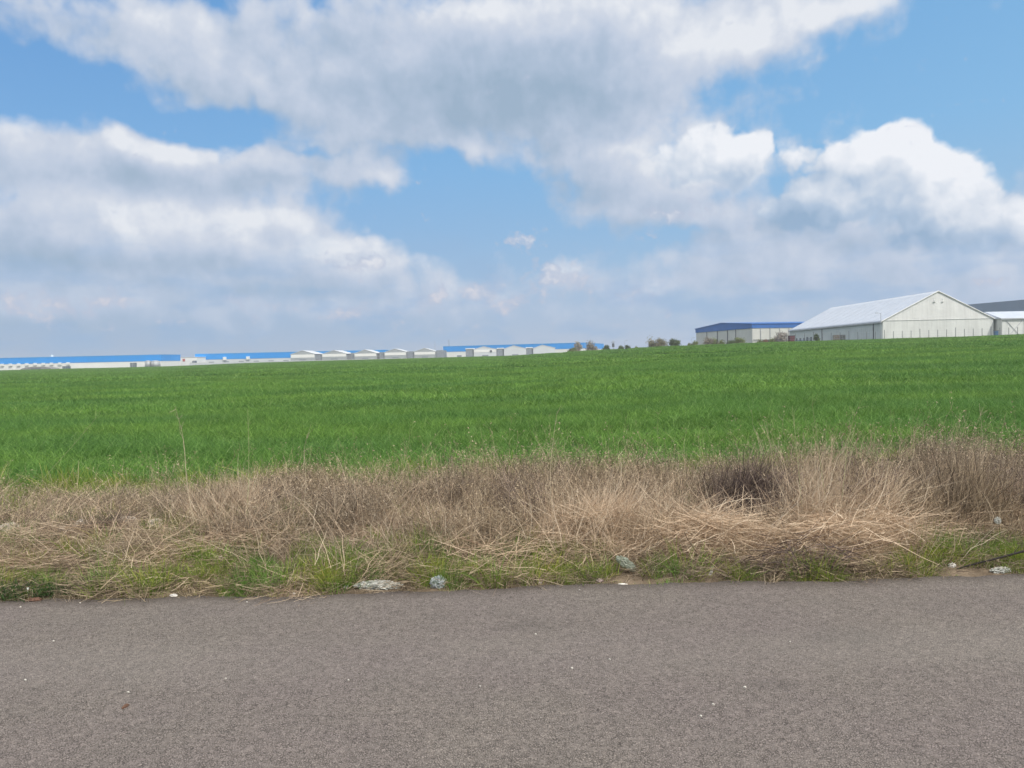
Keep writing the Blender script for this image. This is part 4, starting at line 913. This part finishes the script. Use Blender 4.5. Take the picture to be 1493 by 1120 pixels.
def stalk(label, pts, r, m, head=0, cat='stalk', name='grass_stalk', group='tall single stalks', Y=None):
    """pts: photograph points, the first on the ground; the stalk stands in the vertical plane at that depth"""
    c = ground_at(*pts[0]); P_ = [at(px, py, c[1]) - c for px, py in pts]; P_[0] = np.array([0, 0, -.03])
    P_ = [p + np.array([0, rng.normal(0, .02)*i, 0]) for i, p in enumerate(P_)]
    q = []                                   # smooth the line
    for i in range(len(P_)-1):
        for t in (0, .33, .66): q.append(P_[i]*(1-t) + P_[i+1]*t)
    q.append(P_[-1]); q = [np.array(x) for x in q]
    for _ in range(2): q = [q[0]] + [(q[i-1]+2*q[i]+q[i+1])/4 for i in range(1, len(q)-1)] + [q[-1]]
    mb = MB(); mb.tube([tuple(x) for x in q], list(np.linspace(r, r*.35, len(q))), 5)
    for _ in range(head):
        i = rng.integers(len(q)*2//3, len(q)); s_ = q[i]; e = s_ + rng.normal(0, .035, 3) + np.array([0, 0, .05]); mb.tube([tuple(s_), tuple((s_+e)/2 + rng.normal(0, .006, 3)), tuple(e)], [r*.4, r*.3, r*.2], 3)
    o = mb.obj(name, m); o.location = c; return props(o, label, cat, group)
M_stk = mat('pale_stalk', (.50, .42, .30), .8, .2, .2, 30); M_stk2 = mat('brown_stalk', (.26, .19, .14), .85, .1, .25, 30); M_stkg = mat('greenish_stalk', (.36, .38, .20), .8, .2, .2, 30)
ST = [('thick pale stalk rising high over the left verge into the field', [(288, 808), (284, 752), (273, 700), (264, 640), (261, 596)], .0032, M_stk, 8),
      ('thin straight pale stalk right of the thick pale one', [(358, 792), (362, 720), (361, 660), (359, 598)], .0028, M_stkg, 6),
      ('thin greenish stalk arching high right of the dark bramble', [(1172, 790), (1166, 700), (1161, 640), (1157, 592)], .0028, M_stkg, 6),
      ('tallest greenish stalk over the tallest straw clump, leaning left', [(1212, 790), (1200, 690), (1190, 640), (1180, 590)], .0026, M_stkg, 7),
      ('greenish forked stalk over the tallest straw clump, leaning right', [(1222, 790), (1232, 690), (1240, 630), (1244, 594)], .0026, M_stkg, 9),
      ('pale stalk left of the middle, leaning right over the field', [(810, 800), (800, 700), (806, 650), (812, 604)], .0026, M_stk, 10),
      ('thin stalk near the left end leaning right in front of the field', [(20, 760), (60, 700), (110, 645), (140, 610)], .0024, M_stkg, 6),
      ('slender pale stalk high at the far right over the twig bush', [(1438, 770), (1432, 690), (1428, 640), (1426, 588)], .0024, M_stk, 6),
      ('bent brown stalk between the two left tall stalks', [(322, 800), (318, 740), (325, 690), (348, 655)], .0028, M_stk2, 4),
      ('thin pale stalk behind the bramble leaning left', [(1130, 780), (1128, 700), (1122, 650), (1116, 622)], .0024, M_stk, 5),
      ('pale stalk left of centre standing in front of the wheat', [(440, 790), (446, 700), (440, 655), (452, 632)], .0026, M_stk, 7)]
for l_, p_, r_, m_, h_ in ST: stalk(l_, p_, r_, m_, h_)
BR = [('thick pale broken stem leaning right across the straw right of the tallest clump', [(1225, 758), (1252, 736), (1282, 720), (1330, 706)], .0085, M_stk),
      ('pale split stem slanting up before the right twig bush', [(1286, 772), (1305, 748), (1320, 712), (1324, 690)], .007, M_stk),
      ('long pale stem lying low towards the right edge of the verge', [(1312, 762), (1345, 748), (1380, 736), (1425, 722)], .0055, M_stk),
      ('pale stem slanting over the golden straw at the middle', [(905, 790), (940, 745), (975, 705), (1000, 690)], .0045, M_stk),
      ('second pale stem slanting beside the golden straw, lower of two', [(935, 800), (975, 770), (1010, 740), (1050, 718)], .004, M_stk),
      ('thin dead stem fallen flat above the asphalt left of centre', [(622, 828), (680, 818), (740, 812), (790, 806)], .0045, M_stk2),
      ('bleached broken stem low in the left verge', [(418, 828), (430, 812), (444, 800), (452, 794)], .006, M_stk)]
for l_, p_, r_, m_ in BR: stalk(l_, p_, r_, m_, 0, 'stem', 'broken_stem', 'broken stems leaning in the straw')
# black cable-like branch at the right edge
c = ground_at(1395, 829); q = [ground_at(1395, 831), ground_at(1425, 831) + [0, 0, .045], ground_at(1460, 831) + [0, 0, .09], ground_at(1500, 831) + [0, 0, .145], ground_at(1540, 831) + [0, 0, .19]]
mb = MB(); mb.tube([tuple(p - c) for p in q], [.004, .007, .008, .009, .009], 7); mb.tube([(.42, .02, .08), (.50, .03, .16)], [.004, .002], 5)
o = mb.obj('fallen_branch', mat('black_bark', (.03, .026, .024), .7, .2)); o.location = c; props(o, 'thin black branch lying at the asphalt edge on the far right', 'branch')
# dark feathery herb with a white flower at the left corner
c = ground_at(26, 872); n = 900; b = rng.normal(0, 1, (n, 3))*np.array([.16, .06, .02]) + [0, .04, .02]; b[:, 2] = np.abs(b[:, 2])
v, f_, _ = ribbons(b, unit(rng.normal(0, .8, (n, 3)) + [0, 0, .7]), np.zeros((n, 3)), rng.uniform(.03, .10, n), rng.uniform(.003, .008, n), 2, .6)
hp = props(empty('herb_plant', tuple(c)), 'dark green feathery herb with one white flower at the left asphalt edge', 'plant')
mesh_obj('leaves', v, f_, M_herb, hp, attr=perv(rng.random(n), 2)); mb = MB()
for k in range(7): a_ = k*6.283/7; mb.tube([(.09, -.03, .075), (.09+.009*math.cos(a_), -.03+.003, .075+.009*math.sin(a_))], [.002, .0035], 5)
mb.tube([(.09, -.03, 0), (.09, -.03, .075)], .001, 4); mb.obj('flower', mat('white_petal', (.8, .8, .78), .7), hp)

# ------------------------------------------------------------------ litter and stones
def plastic(name, col, trans=.35, rough=.35):
    m = bpy.data.materials.new(name); m.use_nodes = True; t = m.node_tree; N = NT(t); b = t.nodes['Principled BSDF']
    tc = N.n('ShaderNodeTexCoord'); n = N.noise(tc.outputs['Object'], 30, 4, .6)
    c = N.mix(N.mapr(n, .35, .65), tuple(x*.78 for x in col), col); N.l.new(c, b.inputs['Base Color']); b.inputs['Roughness'].default_value = rough
    bp = N.n('ShaderNodeBump'); bp.inputs['Distance'].default_value = .006; N.l.new(N.noise(tc.outputs['Object'], 45, 4, .6, 1.0), bp.inputs['Height']); N.l.new(bp.outputs[0], b.inputs['Normal'])
    tr = N.n('ShaderNodeBsdfTranslucent'); N.l.new(c, tr.inputs[0]); mx = N.n('ShaderNodeMixShader'); mx.inputs[0].default_value = trans
    N.l.new(b.outputs[0], mx.inputs[1]); N.l.new(tr.outputs[0], mx.inputs[2]); N.l.new(mx.outputs[0], t.nodes['Material Output'].inputs[0]); return m
M_pw = plastic('white_film', (.70, .71, .66)); M_pb = plastic('bluish_film', (.52, .58, .60)); M_pg = plastic('clear_greenish_film', (.50, .55, .46), .5); M_paper = mat('paper', (.72, .70, .66), .85, .2, .12, 60)
M_pink = mat('pinkish_card', (.42, .33, .33), .85, .2, .2, 40); M_stone = mat('pale_limestone', (.46, .41, .34), .95, .1, .25, 25, bump=.006, bscale=60)
from mathutils import noise as mnoise
def lump(name, label, cat, px, py, size, m, seed, amp=.35, rough=3.0, rz=0., tilt=(0, 0), lift=0., sub=3, group=None, ridge=True):
    """crumpled or broken body: a ball pushed in and out along sharp folds, then flattened"""
    import bmesh
    bm = bmesh.new(); bmesh.ops.create_icosphere(bm, subdivisions=sub, radius=1)
    for v_ in bm.verts:
        p = v_.co.copy(); q = p*rough + Vector((seed*7.3, seed*3.1, seed*1.7)); nz = mnoise.noise(q); nz2 = mnoise.noise(q*2.3)
        if ridge: nz = 1 - 2*abs(nz) - .5; nz2 = .5 - abs(nz2)*2
        v_.co = p*(1 + amp*nz + amp*.5*nz2)
        v_.co.x *= size[0]/2; v_.co.y *= size[1]/2; v_.co.z = (v_.co.z + .55)*size[2]/1.6
    me = bpy.data.meshes.new(name); bm.to_mesh(me); bm.free(); me.materials.append(m)
    o = bpy.data.objects.new(name, me); C.objects.link(o); c = ground_at(px, py); c[2] = max(c[2], .006 if c[1] < edge_y(c[0]) else -1)
    o.location = (c[0], c[1], c[2] + lift); o.rotation_euler = (tilt[0], tilt[1], rz); return props(o, label, cat, group)
GL = 'plastic and paper litter along the asphalt edge'
lump('plastic_sheet', 'long crumpled white plastic sheet flat on the asphalt edge left of centre', 'litter', 551, 857, (.29, .09, .05), M_pw, 1, .5, 3.2, -.05, sub=4, group=GL)
lump('plastic_bag', 'crumpled bluish plastic bag at the asphalt edge right of the white sheet', 'litter', 638, 855, (.10, .07, .075), M_pb, 2, .5, 2.4, .4, (.1, .2), sub=4, group=GL)
lump('plastic_wrapper', 'clear greenish wrapper leaning in the straw above a white strip', 'litter', 911, 837, (.15, .035, .05), M_pg, 3, .45, 2.6, 0, (0, .62), .06, 4, GL)
lump('paper_strip', 'flat white paper strip on the asphalt below the clear wrapper', 'litter', 907, 850, (.075, .02, .010), M_paper, 4, .3, 3, .05, group=GL)
lump('card_scrap', 'pinkish card scrap at the edge left of the white strip', 'litter', 873, 846, (.06, .04, .022), M_pink, 5, .4, 3, group=GL)
lump('paper_scrap', 'small white paper scrap at the edge between bluish bag and pink card', 'litter', 786, 849, (.045, .02, .012), M_paper, 6, .4, 3, .2, group=GL)
lump('paper_scrap', 'upright curled white scrap in the straw right of the clear wrapper', 'litter', 1035, 838, (.022, .012, .07), M_paper, 7, .4, 3, .2, (0, .35), group=GL)
lump('plastic_film', 'white crumpled film on the asphalt edge below the black branch', 'litter', 1459, 834, (.13, .05, .035), M_pw, 8, .55, 3.2, .1, sub=4, group=GL)
lump('paper_scrap', 'white paper bit in the grass left of the black branch tip', 'litter', 1388, 829, (.05, .03, .03), M_paper, 9, .4, 3, group=GL)
lump('plastic_film', 'white torn film caught high in the right twig bush', 'litter', 1456, 800, (.045, .02, .04), M_pw, 10, .7, 2.2, .1, (0, -.5), .15, 4, GL)
lump('paper_scrap', 'white paper bit at the left edge before the tall green grass', 'litter', 253, 869, (.05, .03, .016), M_paper, 11, .4, 3, group=GL)
lump('paper_scrap', 'tiny white scrap on the edge left of the long plastic sheet', 'litter', 429, 866, (.018, .014, .012), M_paper, 12, .3, 3, group=GL)
lump('paper_scrap', 'grey crumpled scrap just left of the long plastic sheet', 'litter', 506, 858, (.045, .025, .02), mat('grey_paper', (.40, .38, .36), .9), 13, .4, 3, group=GL)
lump('paper_scrap', 'pale scrap in the grass above the bluish bag, to its right', 'litter', 692, 832, (.05, .03, .03), M_paper, 14, .5, 3, lift=.02, group=GL)
lump('card_scrap', 'reddish brown debris beside the feathery herb at the left corner', 'litter', 50, 877, (.10, .05, .02), mat('rusty_card', (.15, .085, .06), .9, var=.3, vscale=30), 15, .5, 4, group=GL)
GT = 'pale stones in the verge'
lump('stone', 'cream stone in the grass left of the pale broken stem', 'stone', 320, 833, (.11, .07, .07), M_stone, 20, .25, 1.6, .2, ridge=False, group=GT)
for i, (px, py, s_, l_) in enumerate(((185, 792, (.20, .12, .08), 'largest pale stone in the left verge behind brown twigs'), (228, 794, (.13, .08, .08), 'pale stone just right of the largest one in the left verge'),
                                     (14, 800, (.18, .12, .08), 'pale stone at the left edge of the view'), (118, 796, (.12, .08, .08), 'pale stone alone between the left edge and the largest stone'), (92, 803, (.10, .07, .07), 'small pale stone lying before the lone one on the left'))):
    lump('stone', l_, 'stone', px, py, s_, M_stone, 21+i, .34, 1.9, .5*i, lift=.03, ridge=False, group=GT)
M_peb = mat('white_pebble', (.46, .44, .40), .8, .2); M_peb2 = mat('brown_pebble', (.14, .08, .055), .8, .2)
PB = [(30, 887, 12, 'far left near the grass'), (117, 881, 11, 'below the green grass on the left'), (360, 880, 13, 'under the tall green grass'), (37, 994, 13, 'lowest at the far left'), (78, 937, 12, 'at the left, higher of two'),
      (187, 1012, 13, 'just above the brown leaf'), (781, 927, 13, 'beside the dark stain at the centre'), (834, 977, 15, 'largest at the centre'), (889, 964, 12, 'right of the largest central one'), (1086, 1005, 15, 'right of centre, largest of three'),
      (1040, 1030, 13, 'below and left of the large right one'), (1022, 1047, 13, 'lowest right of centre'), (1152, 938, 11, 'right, below the dark hollow of straw'), (797, 852, 14, 'at the edge beside the small paper scrap'), (845, 862, 10, 'near the edge left of the white strip'),
      (329, 992, 11, 'left, alone below the tall green grass'), (508, 994, 11, 'left of centre, alone'), (700, 1003, 10, 'centre left, dull one')]
for i, (px, py, mm, l_) in enumerate(PB): lump('pebble', 'white pebble on the asphalt, ' + l_, 'pebble', px, py, (mm/1000, mm*.8/1000, mm*.7/1000), M_peb, 40+i, .2, 1.3, ridge=False, sub=2, group='white pebbles scattered on the asphalt')
lump('dead_leaf', 'curled brown leaf alone on the asphalt at the left', 'leaf', 183, 1033, (.014, .042, .012), M_peb2, 70, .5, 2.5, -.2)

# ------------------------------------------------------------------ air
hb = MB().box(-1500, 1500, -300, 1200, float(GZ.min())-1.0, 22.0).obj('haze', None); props(hb, kind='stuff')
hm = bpy.data.materials.new('thin_air'); hm.use_nodes = True; t = hm.node_tree; t.nodes.remove(t.nodes['Principled BSDF'])
pv = t.nodes.new('ShaderNodeVolumePrincipled'); pv.inputs['Color'].default_value = (.93, .96, 1, 1); pv.inputs['Density'].default_value = .0004; pv.inputs['Anisotropy'].default_value = .2
t.links.new(pv.outputs[0], t.nodes['Material Output'].inputs['Volume']); hb.data.materials.append(hm)
